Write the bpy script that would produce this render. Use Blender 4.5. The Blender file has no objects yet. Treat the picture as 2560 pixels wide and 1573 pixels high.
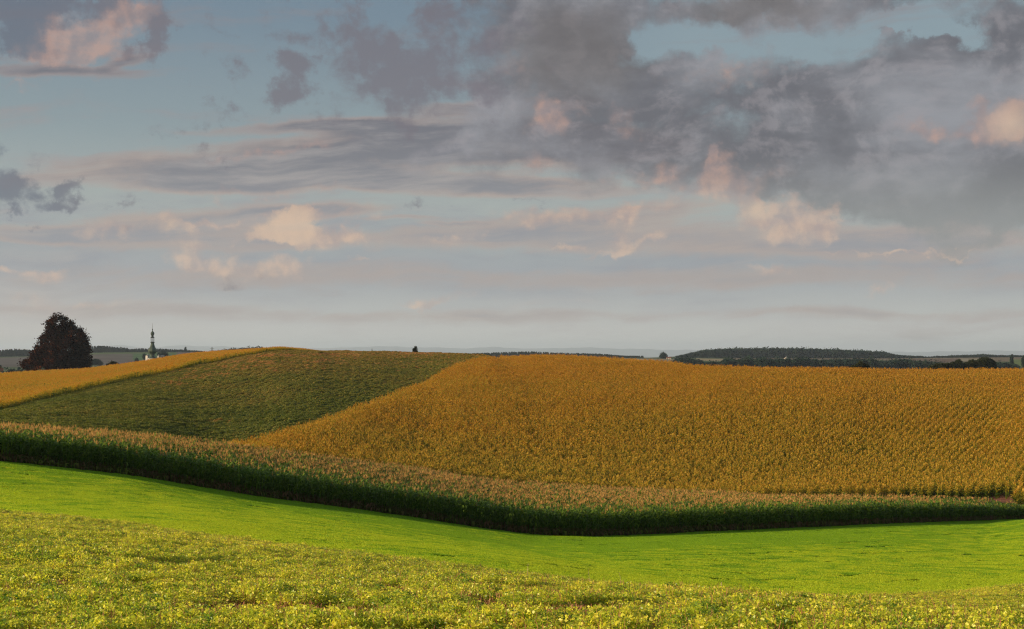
import bpy, math, random
import numpy as np
from mathutils import Vector, Euler

R = math.radians
scn = bpy.context.scene
C = scn.collection
rng = np.random.default_rng(7)

# ------------------------------------------------------------------ camera
F = 3500.0; CX = 1280.0; HY = 885.0          # focal length and horizon row of the 2560 px wide photo
cam = bpy.data.cameras.new('camera'); camo = bpy.data.objects.new('camera', cam); C.objects.link(camo)
camo.location = (0, 0, 0); camo.rotation_euler = (R(90), 0, 0)
cam.sensor_width = 36; cam.lens = F / 2560 * 36; cam.shift_y = (HY - 786.5) / 2560
cam.clip_start = 0.1; cam.clip_end = 90000
scn.camera = camo

scn.view_settings.view_transform = 'Standard'; scn.view_settings.look = 'None'
scn.view_settings.gamma = 1; scn.view_settings.exposure = 0.45
try:
    cy = scn.cycles
    cy.max_bounces = 5; cy.diffuse_bounces = 3; cy.glossy_bounces = 1; cy.transmission_bounces = 3
    cy.volume_bounces = 0; cy.transparent_max_bounces = 4
    cy.use_denoising = True; cy.denoising_input_passes = 'RGB_ALBEDO_NORMAL'; cy.denoising_prefilter = 'NONE'; cy.pixel_filter_type = 'BLACKMAN_HARRIS'; cy.filter_width = 1.2; cy.caustics_reflective = False; cy.caustics_refractive = False
except Exception:
    pass

# ------------------------------------------------------------------ sun
SUN_DIR = Vector((-0.987, -0.16, 0.0)).normalized(); SUN_EL = R(14.0)
sd = Vector((SUN_DIR.x * math.cos(SUN_EL), SUN_DIR.y * math.cos(SUN_EL), math.sin(SUN_EL)))
sl = bpy.data.lights.new('sun', 'SUN'); so = bpy.data.objects.new('sun', sl); C.objects.link(so)
sl.energy = 5.0; sl.angle = R(0.6); sl.color = (1.0, 0.80, 0.54)
so.rotation_euler = sd.to_track_quat('Z', 'Y').to_euler()

# ------------------------------------------------------------------ node helpers
def lin(c):
    return tuple((x / 255 / 12.92) if x / 255 <= .04045 else ((x / 255 + .055) / 1.055) ** 2.4 for x in c)
class NT:
    def __init__(s, tree): s.t = tree; s.n = tree.nodes; s.l = tree.links
    def new(s, typ, **kw):
        n = s.n.new(typ)
        for k, v in kw.items(): setattr(n, k, v)
        return n
    def link(s, a, b): s.l.new(a, b)
    def setin(s, sock, v):
        if isinstance(v, bpy.types.NodeSocket): s.l.new(v, sock)
        elif v is not None: sock.default_value = v
    def math(s, op, a, b=None, c=None, clamp=False):
        n = s.new('ShaderNodeMath', operation=op); n.use_clamp = clamp
        s.setin(n.inputs[0], a)
        if b is not None: s.setin(n.inputs[1], b)
        if c is not None: s.setin(n.inputs[2], c)
        return n.outputs[0]
    def vmath(s, op, a, b=None):
        n = s.new('ShaderNodeVectorMath', operation=op); s.setin(n.inputs[0], a)
        if b is not None: s.setin(n.inputs[1], b)
        return n.outputs['Value'] if op in ('LENGTH', 'DOT_PRODUCT') else n.outputs[0]
    def smooth(s, v, lo, hi, a=0., b=1.):
        n = s.new('ShaderNodeMapRange', interpolation_type='SMOOTHSTEP')
        s.setin(n.inputs[0], v); n.inputs[1].default_value = lo; n.inputs[2].default_value = hi
        n.inputs[3].default_value = a; n.inputs[4].default_value = b
        return n.outputs[0]
    def noise(s, vec, scale, detail=3, rough=.5, dist=0.):
        n = s.new('ShaderNodeTexNoise'); s.setin(n.inputs['Vector'], vec)
        n.inputs['Scale'].default_value = scale; n.inputs['Detail'].default_value = detail
        n.inputs['Roughness'].default_value = rough; n.inputs['Distortion'].default_value = dist
        return n
    def mix(s, f, a, b):
        n = s.new('ShaderNodeMix', data_type='RGBA'); n.clamp_factor = True
        s.setin(n.inputs[0], f)
        for sock, v in ((n.inputs[6], a), (n.inputs[7], b)):
            if isinstance(v, tuple): v = (*v[:3], 1)
            s.setin(sock, v)
        return n.outputs[2]
    def ramp(s, f, stops, interp='LINEAR'):
        n = s.new('ShaderNodeValToRGB'); n.color_ramp.interpolation = interp
        e = n.color_ramp.elements
        while len(e) < len(stops): e.new(.5)
        for k, (p, c) in enumerate(stops): e[k].position = p; e[k].color = (*c[:3], 1)
        s.setin(n.inputs[0], f); return n.outputs[0]

# ------------------------------------------------------------------ sky
w = bpy.data.worlds.new('World'); scn.world = w; w.use_nodes = True
W = NT(w.node_tree); W.n.clear()
wout = W.new('ShaderNodeOutputWorld'); bg = W.new('ShaderNodeBackground'); W.link(bg.outputs[0], wout.inputs[0])
tc = W.new('ShaderNodeTexCoord'); D = tc.outputs['Generated']
sep = W.new('ShaderNodeSeparateXYZ'); W.link(D, sep.inputs[0])
AZ = W.math('ARCTAN2', sep.outputs[0], sep.outputs[1])
EL = W.math('ARCSINE', sep.outputs[2])
comb = W.new('ShaderNodeCombineXYZ')
W.link(W.math('MULTIPLY', AZ, 3.5), comb.inputs[0]); W.link(W.math('MULTIPLY', EL, 3.5), comb.inputs[1])
P0 = comb.outputs[0]                       # sky position: azimuth, elevation (1 unit = 1/3.5 rad)
def skypos(px, py):
    x = (px - CX) / F; z = (HY - py) / F
    return (math.atan(x) * 3.5, math.atan(z / math.hypot(1, x)) * 3.5)
# warps
def warp_of(P, scale, det, rough):
    n = W.noise(P, scale, det, rough); return W.vmath('SUBTRACT', n.outputs['Color'], (.5, .5, .5))
wA = warp_of(P0, 2.5, 3, .5); wB = warp_of(P0, 7.0, 6, .62); wC = warp_of(P0, 15.0, 5, .6)
def add_warp(P, wv, amt):
    n = W.new('ShaderNodeVectorMath', operation='MULTIPLY_ADD'); W.link(wv, n.inputs[0]); n.inputs[1].default_value = amt; W.link(P, n.inputs[2]); return n.outputs[0]
def blobs(P, lst, grow=1.):
    acc = None
    for b in lst:
        px, py, rx, ry = b[:4]; ang = b[4] if len(b) > 4 else 0; wt = b[5] if len(b) > 5 else 1
        u, v = skypos(px, py)
        m = W.new('ShaderNodeMapping', vector_type='TEXTURE')
        m.inputs['Location'].default_value = (u, v, 0); m.inputs['Rotation'].default_value = (0, 0, R(-ang))
        m.inputs['Scale'].default_value = (rx * grow / 1000, ry * grow / 1000, 1)
        W.link(P, m.inputs['Vector'])
        g = W.new('ShaderNodeTexGradient', gradient_type='SPHERICAL'); W.link(m.outputs[0], g.inputs[0])
        acc = W.math('MULTIPLY', g.outputs[1], wt) if acc is None else W.math('MULTIPLY_ADD', g.outputs[1], wt, acc)
    return acc
def scaled(P, sx, sy, off=0.):
    m = W.new('ShaderNodeVectorMath', operation='MULTIPLY_ADD'); W.setin(m.inputs[0], P); m.inputs[1].default_value = (sx, sy, 1); m.inputs[2].default_value = (off, off * .7, off)
    return m.outputs[0]
PA = add_warp(P0, wA, (.25, .10, 0))
tilt = W.new('ShaderNodeMapping'); tilt.inputs['Rotation'].default_value = (0, 0, R(-4)); W.link(PA, tilt.inputs['Vector']); PT = tilt.outputs[0]
NS = W.noise(scaled(PT, .55, 6.0), 2.6, 7, .62).outputs['Fac']             # long streaks
NS2 = W.noise(scaled(PT, 1.1, 9.0, 4.), 3.2, 6, .6).outputs['Fac']         # finer streaks
NF = W.noise(scaled(PA, 1.0, 1.4, 3.1), 4.5, 8, .62).outputs['Fac']        # fluffy
NFF = W.noise(scaled(P0, 1., 1.15, 6.), 11.0, 7, .62, .15).outputs['Fac']
NB = W.noise(scaled(P0, .9, 2.0, 9.), 2.4, 5, .55).outputs['Fac']          # broad
NL = W.noise(scaled(PA, .8, 3.4, 5.3), 3.2, 6, .6).outputs['Fac']
def sub(n, g, b0=None):       # (noise - .5) * g + b0
    return W.math('MULTIPLY_ADD', W.math('SUBTRACT', n, .5), g, b0 if b0 is not None else 0.)
# clear sky: Nishita graded with thin high veil
st = W.new('ShaderNodeTexSky', sky_type='NISHITA'); st.sun_disc = False
st.sun_elevation = SUN_EL; st.sun_rotation = math.atan2(sd.x, sd.y)
st.air_density = 1.0; st.dust_density = 1.2; st.ozone_density = 2.0; st.altitude = 400
nis = W.new('ShaderNodeVectorMath', operation='SCALE'); W.link(st.outputs[0], nis.inputs[0]); nis.inputs['Scale'].default_value = .06
eln = W.math('MULTIPLY', EL, 1 / R(90), clamp=True)
d = 1 / 90
veil = W.ramp(eln, [(0, lin((222, 216, 206))), (1.6 * d, lin((186, 187, 184))), (3.2 * d, lin((156, 160, 166))), (6 * d, lin((166, 172, 168))),
                    (9 * d, lin((140, 154, 158))), (13.5 * d, lin((116, 135, 149))), (30 * d, lin((95, 116, 140))), (1, lin((80, 100, 135)))])
warmL = W.smooth(AZ, -.12, -.40, 0, 1)
veil = W.mix(W.math('MULTIPLY', W.math('MULTIPLY', warmL, W.smooth(EL, R(5), R(0))), .6), veil, lin((196, 176, 166)))
veil = W.mix(W.math('MULTIPLY', W.smooth(AZ, R(0), R(8)), W.smooth(EL, R(8), R(12), 0, .75)), veil, lin((143, 160, 166)))
col = W.mix(.85, nis.outputs[0], veil)
# thin loose streaks everywhere
thin = W.smooth(sub(NS, 3.5, sub(NL, 2.0)), -.1, 1.2)
col = W.mix(W.math('MULTIPLY', thin, W.smooth(EL, R(14), R(7), .18, .45)), col, W.mix(W.smooth(EL, R(12), R(3)), lin((128, 130, 140)), lin((150, 150, 156))))
# low banks: mauve-grey sheets with faint peach tops
lowE = W.smooth(EL, R(8), R(5.3))
sheet = W.math('MULTIPLY', W.smooth(sub(NL, 3.0, sub(NS, 1.8)), -.55, .65), lowE)
sheetc = W.mix(W.smooth(sub(NS2, 2.6, sub(NF, 1.6)), -.1, .8), lin((140, 144, 152)), lin((167, 160, 157)))
sheetc = W.mix(W.smooth(EL, R(3.0), R(.2)), sheetc, lin((198, 193, 186)))
col = W.mix(W.math('MULTIPLY', sheet, .75), col, sheetc)
# placed stratus bands
PS = add_warp(add_warp(P0, wA, (.10, .05, 0)), wB, (.10, .035, 0))
strat = blobs(PS, [(780, 400, 820, 70, -6, 2.0), (1250, 355, 520, 80, 2, 2.), (1150, 462, 520, 42, 2, 1.9), (620, 462, 460, 26, -2, 1.2),
    (760, 318, 330, 18, -5, 1.2), (1000, 330, 330, 28, 0, 1.1), (1230, 262, 340, 24, -3, 1.3), (150, 182, 300, 20, 0, 1.4), (330, 160, 90, 18, -18, 1.2),
    (480, 548, 560, 38, -5, 1.3), (800, 528, 260, 20, -2, 1.3), (130, 583, 320, 26, 1, 1.4), (500, 600, 460, 44, 0, 1.1), (1500, 548, 500, 44, -4, 1.2), (1020, 548, 140, 9, 0, 1.), (1120, 560, 130, 8, 0, 1.),
    (1250, 600, 640, 38, 0, 1.2), (2050, 600, 760, 60, 1, 1.3), (700, 690, 900, 50, 0, .7), (1900, 700, 900, 44, 0, .8), (300, 770, 500, 24, 0, .6), (1100, 790, 800, 24, 0, .7), (2200, 780, 560, 24, 0, .6)])
sraw = sub(NS, 1.9, sub(NFF, .6, sub(NL, 1.1, strat)))
sden = W.smooth(sraw, .0, .8)
edge = W.smooth(sub(NS2, 1.6, sraw), .25, 1.35)
warmedge = W.mix(W.smooth(EL, R(13), R(5)), lin((140, 130, 132)), lin((172, 156, 147)))
score = W.mix(W.smooth(EL, R(9.5), R(4)), lin((105, 104, 113)), lin((144, 145, 150)))
score = W.mix(W.smooth(NS2, .4, .68), score, W.mix(W.smooth(EL, R(13), R(5)), lin((128, 124, 130)), lin((160, 154, 152))))
col = W.mix(W.math('MULTIPLY', sden, .88), col, W.mix(edge, warmedge, score))
# dark altocumulus mass on the right
PM = add_warp(add_warp(P0, wA, (.25, .18, 0)), wB, (.20, .15, 0))
mass = blobs(PM, [(1430, 110, 350, 210, 0, 1.35), (1340, 40, 350, 100, 0, .9), (1620, 270, 500, 180, 0, 1.25), (1480, 385, 560, 100, 0, 1.1), (2020, 210, 520, 140, 0, 1.1),
    (2230, 400, 540, 140, 0, 1.35), (2430, 500, 400, 120, 0, 1.3), (1950, 8, 800, 60, 0, 1.2), (2350, 220, 480, 130, 0, 1.1), (1850, 440, 440, 66, 0, .9), (2130, 450, 420, 80, 0, 1.0), (2500, 80, 220, 90, 0, 1.),
    (2600, 300, 500, 300, 0, 1.), (2200, -250, 1500, 260, 0, 1.), (2010, 345, 200, 70, 0, .8), (1890, 60, 60, 60, 0, .6),
    (1680, 95, 200, 80, -5, -1.3), (1790, 160, 110, 50, -30, -.4), (1760, 110, 50, 60, 20, 1.1), (1560, 90, 40, 30, 0, .7), (2010, 100, 110, 40, 10, -1.0), (2260, 62, 120, 34, 10, -1.3), (2390, 88, 90, 28, 8, -1.3), (1500, 160, 60, 60, -30, -.5), (2200, 570, 300, 40, 0, -.4)])
mraw = sub(NF, 3.6, sub(NFF, 1.1, mass))
mden = W.math('MULTIPLY', W.smooth(mraw, -.05, 1.05), W.smooth(mass, .0, .2))
NFo = W.noise(add_warp(scaled(PA, 1.0, 1.4, 3.1), wA, (0, 0, 0)), 4.5, 8, .62).outputs['Fac']
PAo = W.vmath('ADD', scaled(PA, 1.0, 1.4, 3.1), (-.030, .022, 0))
mrel = W.math('SUBTRACT', NF, W.noise(PAo, 4.5, 8, .62).outputs['Fac'])
mcol = W.mix(W.smooth(sub(NB, 1.5, sub(NF, 1.0)), -.25, .35), lin((96, 95, 102)), lin((142, 143, 149)))
mcol = W.mix(W.smooth(mrel, -.02, .12, 0, .42), mcol, lin((152, 146, 150)))
mcol = W.mix(W.math('MULTIPLY', W.smooth(blobs(PM, [(1430, 120, 280, 180), (1900, 10, 320, 60)]), .1, .8), .65), mcol, lin((98, 90, 88)))
mcol = W.mix(W.smooth(EL, R(8.2), R(4.5)), mcol, lin((136, 139, 138)))
col = W.mix(W.math('MULTIPLY', mden, .92), col, mcol)
# dark wisps
PW = add_warp(add_warp(P0, wB, (.26, .26, 0)), wC, (.10, .10, 0))
wisp = blobs(PW, [(725, 85, 75, 45, 0, 1.2), (875, 75, 80, 55, 20, 1.2), (945, 150, 120, 75, 20, 1.2), (1040, 170, 110, 50, 0, 1.1), (1015, 285, 42, 52, 0, 1.2), (750, 205, 38, 48, 0, 1.3), (692, 222, 34, 42, 0, 1.2),
    (600, 212, 30, 36, 0, 1.0), (575, 262, 50, 24, 15, 1.1), (480, 288, 110, 24, -12, .9), (498, 360, 70, 28, 0, 1.2), (556, 383, 14, 20, 0, 1.1), (1150, 50, 170, 80, 0, .8), (1230, 170, 150, 80, 0, .8), (1180, 250, 120, 50, 0, .5),
    (60, 25, 190, 72, 0, 1.5), (215, 15, 160, 60, 0, 1.4), (80, 88, 55, 36, 30, 1.3), (378, 60, 50, 75, 0, 1.3), (372, 115, 34, 40, 0, 1.2), (25, 490, 85, 52, 0, 1.7), (8, 425, 65, 42, 0, 1.4), (140, 485, 40, 30, 0, 1.3), (182, 490, 38, 28, 0, 1.3),
    (302, 508, 44, 16, 0, 1.), (55, 542, 20, 16, 0, 1.1), (1040, 505, 52, 18, -3, 1.1), (90, 375, 20, 24, 0, .6), (220, 405, 30, 18, 0, .7), (560, 690, 90, 22, 5, .7), (1290, 500, 140, 12, -3, .8), (540, 45, 110, 20, 0, .7), (430, 150, 110, 34, 0, .7),
    (1120, 60, 200, 110, 0, .3), (1120, 210, 220, 110, 0, .4), (900, 110, 240, 110, 0, .15), (980, 260, 200, 70, 0, .4), (700, 200, 200, 60, 0, .35), (820, 235, 140, 60, 0, .5), (900, 300, 160, 30, 0, .5), (330, 590, 70, 20, 0, .7), (1060, 60, 60, 60, 0, .8)], 1.4)
wden = W.math('MULTIPLY', W.smooth(sub(NFF, 5.0, W.math('MULTIPLY_ADD', wisp, 1.15, -.45)), .0, 1.55), W.smooth(wisp, .02, .2))
wcol = W.mix(W.smooth(AZ, R(-15.5), R(-19)), lin((110, 106, 115)), lin((98, 104, 118)))
col = W.mix(W.math('MULTIPLY', wden, .80), col, wcol)
# sun-touched puffs
puffs = [(150, 112, 130, 52, -8, 1.3), (250, 80, 150, 48, -22, 1.2), (340, 25, 90, 42, -20, 1.0), (200, 138, 140, 24, -4, .9),
    (1362, 272, 46, 46, 0, 1.3), (1400, 300, 52, 50, 0, 1.3), (1350, 320, 44, 34, 0, 1.), (1560, 300, 50, 40, 0, .75), (1330, 415, 52, 28, 0, .9), (1460, 265, 44, 24, 0, .6),
    (1800, 425, 52, 66, 0, 1.3), (1840, 465, 80, 48, 0, 1.3), (1760, 475, 90, 42, 0, 1.3), (1660, 440, 90, 40, 0, .95), (1570, 460, 80, 30, 0, .9), (1790, 398, 20, 28, 0, 1.2), (1930, 440, 80, 40, 0, .6),
    (1860, 520, 62, 46, 0, 1.2), (1930, 540, 90, 60, 0, 1.3), (2020, 550, 90, 60, 0, 1.2), (2075, 545, 36, 48, 0, 1.3), (1890, 505, 22, 36, 0, 1.2),
    (2290, 330, 70, 40, 0, 1.15), (2340, 340, 46, 26, 0, .9), (2500, 330, 100, 70, 0, 1.4), (2555, 290, 70, 56, 0, 1.5), (2448, 262, 28, 34, 0, 1.), (2455, 310, 36, 46, 0, .9), (2420, 350, 60, 30, 0, .9),
    (735, 563, 52, 56, 0, 1.8), (690, 582, 110, 32, 0, 1.4), (830, 590, 140, 32, 0, 1.3), (870, 575, 50, 36, 0, 1.1), (640, 590, 70, 16, 0, 1.1), (440, 562, 80, 28, 0, 1.2), (540, 548, 90, 14, -3, 1.),
    (500, 625, 110, 48, 10, .9), (620, 670, 150, 36, 0, .85), (715, 650, 70, 26, -10, .95), (480, 650, 90, 24, 10, .85), (270, 580, 130, 36, 0, 1.), (120, 690, 60, 18, 0, 1.1), (20, 685, 50, 14, 0, 1.),
    (800, 530, 260, 16, -2, 1.), (1100, 748, 140, 18, -7, 1.05), (1060, 760, 90, 10, -3, .8), (1555, 605, 28, 38, 0, 1.3), (1630, 598, 70, 18, -18, 1.1), (1500, 632, 90, 12, -8, 1.1), (1360, 540, 220, 26, -3, .95), (1590, 520, 120, 28, -5, .9), (1560, 545, 44, 44, 0, 1.),
    (1100, 590, 180, 16, 0, .7), (1930, 668, 70, 14, 10, 1.), (2190, 722, 60, 12, 0, .9), (180, 765, 160, 16, 0, .8), (60, 745, 90, 14, 0, .5), (1830, 180, 200, 28, -5, .75), (2290, 632, 260, 7, 2, 1.), (1400, 612, 100, 10, 0, .8), (900, 652, 60, 8, 0, 1.), (2540, 590, 40, 12, 0, .8), (60, 205, 70, 14, 0, .8), (230, 200, 70, 10, 0, .7),
    (700, 372, 300, 16, -6, .7), (620, 480, 300, 14, -2, .7), (1300, 170, 90, 60, 0, .35)]
PP = add_warp(add_warp(P0, wB, (.13, .11, 0)), wC, (.07, .07, 0))
NP = W.noise(P0, 9.0, 7, .55, .1).outputs['Fac']
NPo = W.noise(W.vmath('ADD', P0, (-.016, .012, 0)), 9.0, 7, .55, .1).outputs['Fac']
pf = blobs(PP, puffs, 1.15)
praw = sub(NP, 2.0, sub(NFF, 1.4, W.math('MULTIPLY_ADD', pf, 1.2, -.18)))
pden = W.math('MULTIPLY', W.smooth(praw, .0, 1.35), W.smooth(pf, .0, .12))
relief = W.smooth(W.math('SUBTRACT', NP, NPo), -.10, .13)
pbase = W.mix(relief, lin((146, 130, 130)), lin((188, 152, 137)))
pbright = W.mix(relief, lin((172, 154, 148)), lin((216, 184, 158)))
pcol = W.mix(W.smooth(EL, R(8), R(4)), pbase, pbright)
bfac = W.smooth(blobs(P0, [(735, 563, 80, 70, 0, 1.4), (690, 580, 100, 40), (430, 560, 70, 40, 0, .6), (2530, 310, 90, 80, 0, .7), (1890, 530, 50, 50, 0, .6)]), .0, .8)
pcol = W.mix(W.math('MULTIPLY', bfac, .7), pcol, lin((232, 196, 160)))
col = W.mix(W.math('MULTIPLY', pden, .64), col, pcol)
W.link(col, bg.inputs[0]); bg.inputs[1].default_value = .80

# ------------------------------------------------------------------ tags
def tag(o, label=None, cat=None, group=None, kind=None):
    if label: o['label'] = label
    if cat: o['category'] = cat
    if group: o['group'] = group
    if kind: o['kind'] = kind
    return o

def mesh_obj(name, V, Fc, mats, mi=None, tint=None, col=None, parent=None, link=True, smooth=False):
    """V (n,3); Fc (m,4) quads or list of lists"""
    me = bpy.data.meshes.new(name)
    V = np.asarray(V, dtype=np.float32)
    if isinstance(Fc, np.ndarray):
        m, k = Fc.shape
        me.vertices.add(len(V)); me.vertices.foreach_set('co', V.ravel())
        me.loops.add(m * k); me.loops.foreach_set('vertex_index', Fc.astype(np.int32).ravel())
        me.polygons.add(m); me.polygons.foreach_set('loop_start', np.arange(0, m * k, k, dtype=np.int32))
        me.polygons.foreach_set('loop_total', np.full(m, k, dtype=np.int32))
        if mi is not None: me.polygons.foreach_set('material_index', np.asarray(mi, dtype=np.int32))
        me.update(calc_edges=True)
    else:
        me.from_pydata([tuple(map(float, v)) for v in V], [], Fc)
        if mi is not None: me.polygons.foreach_set('material_index', np.asarray(mi, dtype=np.int32))
        me.update()
    if smooth: me.polygons.foreach_set('use_smooth', np.ones(len(me.polygons), dtype=bool))
    for mt in (mats if isinstance(mats, (list, tuple)) else [mats]): me.materials.append(mt)
    if tint is not None:
        a = me.attributes.new('tint', 'FLOAT', 'POINT'); a.data.foreach_set('value', np.asarray(tint, dtype=np.float32))
    if col is not None:
        a = me.attributes.new('field', 'FLOAT_COLOR', 'POINT')
        cc = np.ones((len(V), 4), dtype=np.float32); cc[:, :3] = col; a.data.foreach_set('color', cc.ravel())
    o = bpy.data.objects.new(name, me)
    if link: C.objects.link(o)
    if parent is not None: o.parent = parent
    return o

# ------------------------------------------------------------------ materials
def leaf_mat(name, stops, nscale=.05, namp=.5, trans=.3, rough=.6, fine=0., tgain=1.4, spec=.08, zr=None):
    m = bpy.data.materials.new(name); m.use_nodes = True; N = NT(m.node_tree); N.n.clear()
    out = N.new('ShaderNodeOutputMaterial'); pr = N.new('ShaderNodeBsdfPrincipled')
    at = N.new('ShaderNodeAttribute', attribute_name='tint'); ge = N.new('ShaderNodeNewGeometry')
    oi = N.new('ShaderNodeObjectInfo')
    nz = N.noise(ge.outputs['Position'], nscale, 4, .6).outputs['Fac']
    f = N.math('MULTIPLY_ADD', N.math('SUBTRACT', nz, .5), namp * 2, at.outputs['Fac'])
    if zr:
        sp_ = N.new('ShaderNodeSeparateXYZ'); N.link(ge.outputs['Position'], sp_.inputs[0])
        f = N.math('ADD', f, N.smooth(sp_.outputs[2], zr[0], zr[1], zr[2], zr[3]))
    f = N.math('MULTIPLY_ADD', N.math('SUBTRACT', oi.outputs['Random'], .5), .12, f, clamp=True)
    c = N.ramp(f, stops)
    N.link(c, pr.inputs['Base Color']); pr.inputs['Roughness'].default_value = rough
    pr.inputs['Specular IOR Level'].default_value = spec
    if trans > 0:
        tr = N.new('ShaderNodeBsdfTranslucent'); g = N.new('ShaderNodeVectorMath', operation='SCALE')
        N.link(c, g.inputs[0]); g.inputs['Scale'].default_value = tgain; N.link(g.outputs[0], tr.inputs[0])
        mx = N.new('ShaderNodeMixShader'); mx.inputs[0].default_value = trans
        N.link(pr.outputs[0], mx.inputs[1]); N.link(tr.outputs[0], mx.inputs[2]); N.link(mx.outputs[0], out.inputs[0])
    else: N.link(pr.outputs[0], out.inputs[0])
    return m
def plain(name, c, rough=.7, nscale=2., namp=.25, metal=0., c2=None):
    m = bpy.data.materials.new(name); m.use_nodes = True; N = NT(m.node_tree); pr = N.n['Principled BSDF']
    tcn = N.new('ShaderNodeTexCoord'); nz = N.noise(tcn.outputs['Object'], nscale, 5, .6).outputs['Fac']
    c2 = c2 or tuple(x * (1 - namp) for x in c)
    N.link(N.mix(N.smooth(nz, .35, .65), c2, c), pr.inputs['Base Color'])
    pr.inputs['Roughness'].default_value = rough; pr.inputs['Metallic'].default_value = metal
    return m

M = {}
M['corn_leaf'] = leaf_mat('green_corn_leaf', [(0, (.06, .105, .012)), (.5, (.14, .23, .022)), (.8, (.26, .33, .036)), (.92, (.20, .13, .05)), (1, (.26, .14, .06))], .08, .10, .36, spec=.2, rough=.45)
M['tassel'] = leaf_mat('corn_tassel', [(0, (.48, .25, .075)), (1, (.74, .44, .14))], .1, .2, .25)
M['gold_leaf'] = leaf_mat('ripe_corn_leaf', [(0, (.035, .080, .010)), (.3, (.16, .18, .018)), (.55, (.56, .42, .042)), (1, (.42, .205, .020))], .03, .32, .40, zr=(-20, 0, -.12, .20))  # height term: ripening tint, also paints the hill's light-to-dark shading into the colour
M['gold_tassel'] = leaf_mat('ripe_corn_tassel', [(0, (.60, .40, .06)), (1, (.54, .23, .025))], .03, .3, .3, zr=(-20, 0, -.2, .4))  # same height term: darker crest shading painted in along with ripeness
M['e_leaf'] = leaf_mat('far_ripe_leaf', [(0, (.05, .10, .012)), (.35, (.26, .24, .025)), (.6, (.56, .40, .030)), (1, (.54, .24, .018))], .05, .60, .4)
M['beet'] = leaf_mat('field_leaf_olive', [(0, (.085, .125, .020)), (.4, (.20, .20, .034)), (.7, (.32, .21, .045)), (1, (.55, .28, .09))], .03, .35, .3, zr=(-11, 1, -.03, .25))
M['bean'] = leaf_mat('bean_leaf', [(0, (.15, .27, .02)), (.3, (.46, .53, .03)), (.6, (.78, .72, .05)), (.85, (.80, .68, .08)), (1, (.66, .38, .09))], .16, .22, .42, rough=.45, spec=.5)
M['stem'] = leaf_mat('bean_stem', [(0, (.26, .09, .05)), (1, (.50, .27, .12))], .5, .2, .1)
M['clover'] = leaf_mat('clover_leaf', [(0, (.17, .33, .012)), (.5, (.34, .50, .018)), (1, (.54, .58, .024))], .12, .16, .45, spec=.2)
M['linden'] = leaf_mat('linden_leaf', [(0, (.008, .004, .003)), (.6, (.045, .013, .006)), (1, (.20, .055, .014))], .15, .25, .05, spec=0., rough=.9)
M['far_leaf'] = leaf_mat('wood_leaf', [(0, (.008, .020, .018)), (.6, (.020, .042, .026)), (1, (.045, .060, .025))], .01, .25, .1)
M['near_leaf'] = leaf_mat('hedge_leaf', [(0, (.012, .018, .006)), (.6, (.035, .042, .010)), (1, (.075, .055, .014))], .05, .25, .12)
M['bark'] = plain('bark', (.06, .04, .028))
M['copper'] = plain('aged_copper', (.085, .115, .075), .45, .6, c2=(.04, .05, .035), metal=.3)
M['copper_dark'] = plain('dark_copper', (.03, .035, .028), .5, 1.)
M['gilt'] = plain('gilt', (.35, .25, .12), .4, metal=.8)
M['render_wall'] = plain('white_render', (.58, .52, .46), .85, .4, .12)
M['cream'] = plain('cream_render', (.70, .60, .42), .85, .4, .12)
M['roof'] = plain('roof_tile', (.20, .075, .04), .8, 1.5, .3)
M['roof_grey'] = plain('roof_slate', (.20, .19, .19), .6, 1.5, .3)
M['glass'] = plain('window_glass', (.03, .035, .04), .15)
M['steel'] = plain('galvanised_steel', (.22, .23, .24), .5)
M['weed'] = plain('dry_weed', (.55, .42, .20), .7, 5.)
M['stake'] = plain('pale_wood', (.62, .42, .24), .7, 20.)

# ground: field colour attribute + soil texture
gm = bpy.data.materials.new('soil'); gm.use_nodes = True; G = NT(gm.node_tree); pr = G.n['Principled BSDF']
ga = G.new('ShaderNodeAttribute', attribute_name='field'); gg = G.new('ShaderNodeNewGeometry')
n1 = G.noise(gg.outputs['Position'], 3., 6, .65).outputs['Fac']; n2 = G.noise(gg.outputs['Position'], .02, 4, .5).outputs['Fac']
fac = G.math('MULTIPLY', G.smooth(n1, .2, .8, .55, 1.35), G.smooth(n2, .2, .8, .8, 1.2))
gs = G.new('ShaderNodeVectorMath', operation='SCALE'); G.link(ga.outputs['Color'], gs.inputs[0]); G.link(fac, gs.inputs['Scale'])
G.link(gs.outputs[0], pr.inputs['Base Color']); pr.inputs['Roughness'].default_value = .95; pr.inputs['Specular IOR Level'].default_value = .1

# ------------------------------------------------------------------ terrain
TN = 700; PXG = np.linspace(-1400, 3960, TN)       # columns of bearing, written as photo columns
def curve(pts, sm=45):
    x = np.array([p[0] for p in pts], float); y = np.array([p[1] for p in pts], float)
    v = np.interp(PXG, x, y)
    if sm:
        s = sm / (PXG[1] - PXG[0]); k = np.arange(-int(4 * s) - 1, int(4 * s) + 2); g = np.exp(-.5 * (k / s) ** 2); g /= g.sum()
        v = np.convolve(np.pad(v, len(k) // 2, mode='edge'), g, 'valid')
    return v
def fpx(arr): return lambda px: np.interp(px, PXG, arr)
def zof(y, Y, h=0.): return -(y - HY) / F * Y - h
keys = []                                           # (Y array, z array)
def key(Y, z): keys.append((np.broadcast_to(np.asarray(Y, float), PXG.shape).copy(), np.broadcast_to(np.asarray(z, float), PXG.shape).copy()))
HB = .33; HC = 2.45; HE = 1.7; HD = .55; HG = 2.4
key(1., -2.2); key(5., -2.32)
key(12., zof(1573, 12., HB))
YbA = curve([(-600, 62), (0, 60), (500, 52), (1000, 42), (1500, 38), (1800, 41), (2000, 45), (2300, 54), (2560, 62), (3000, 75)])
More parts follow.
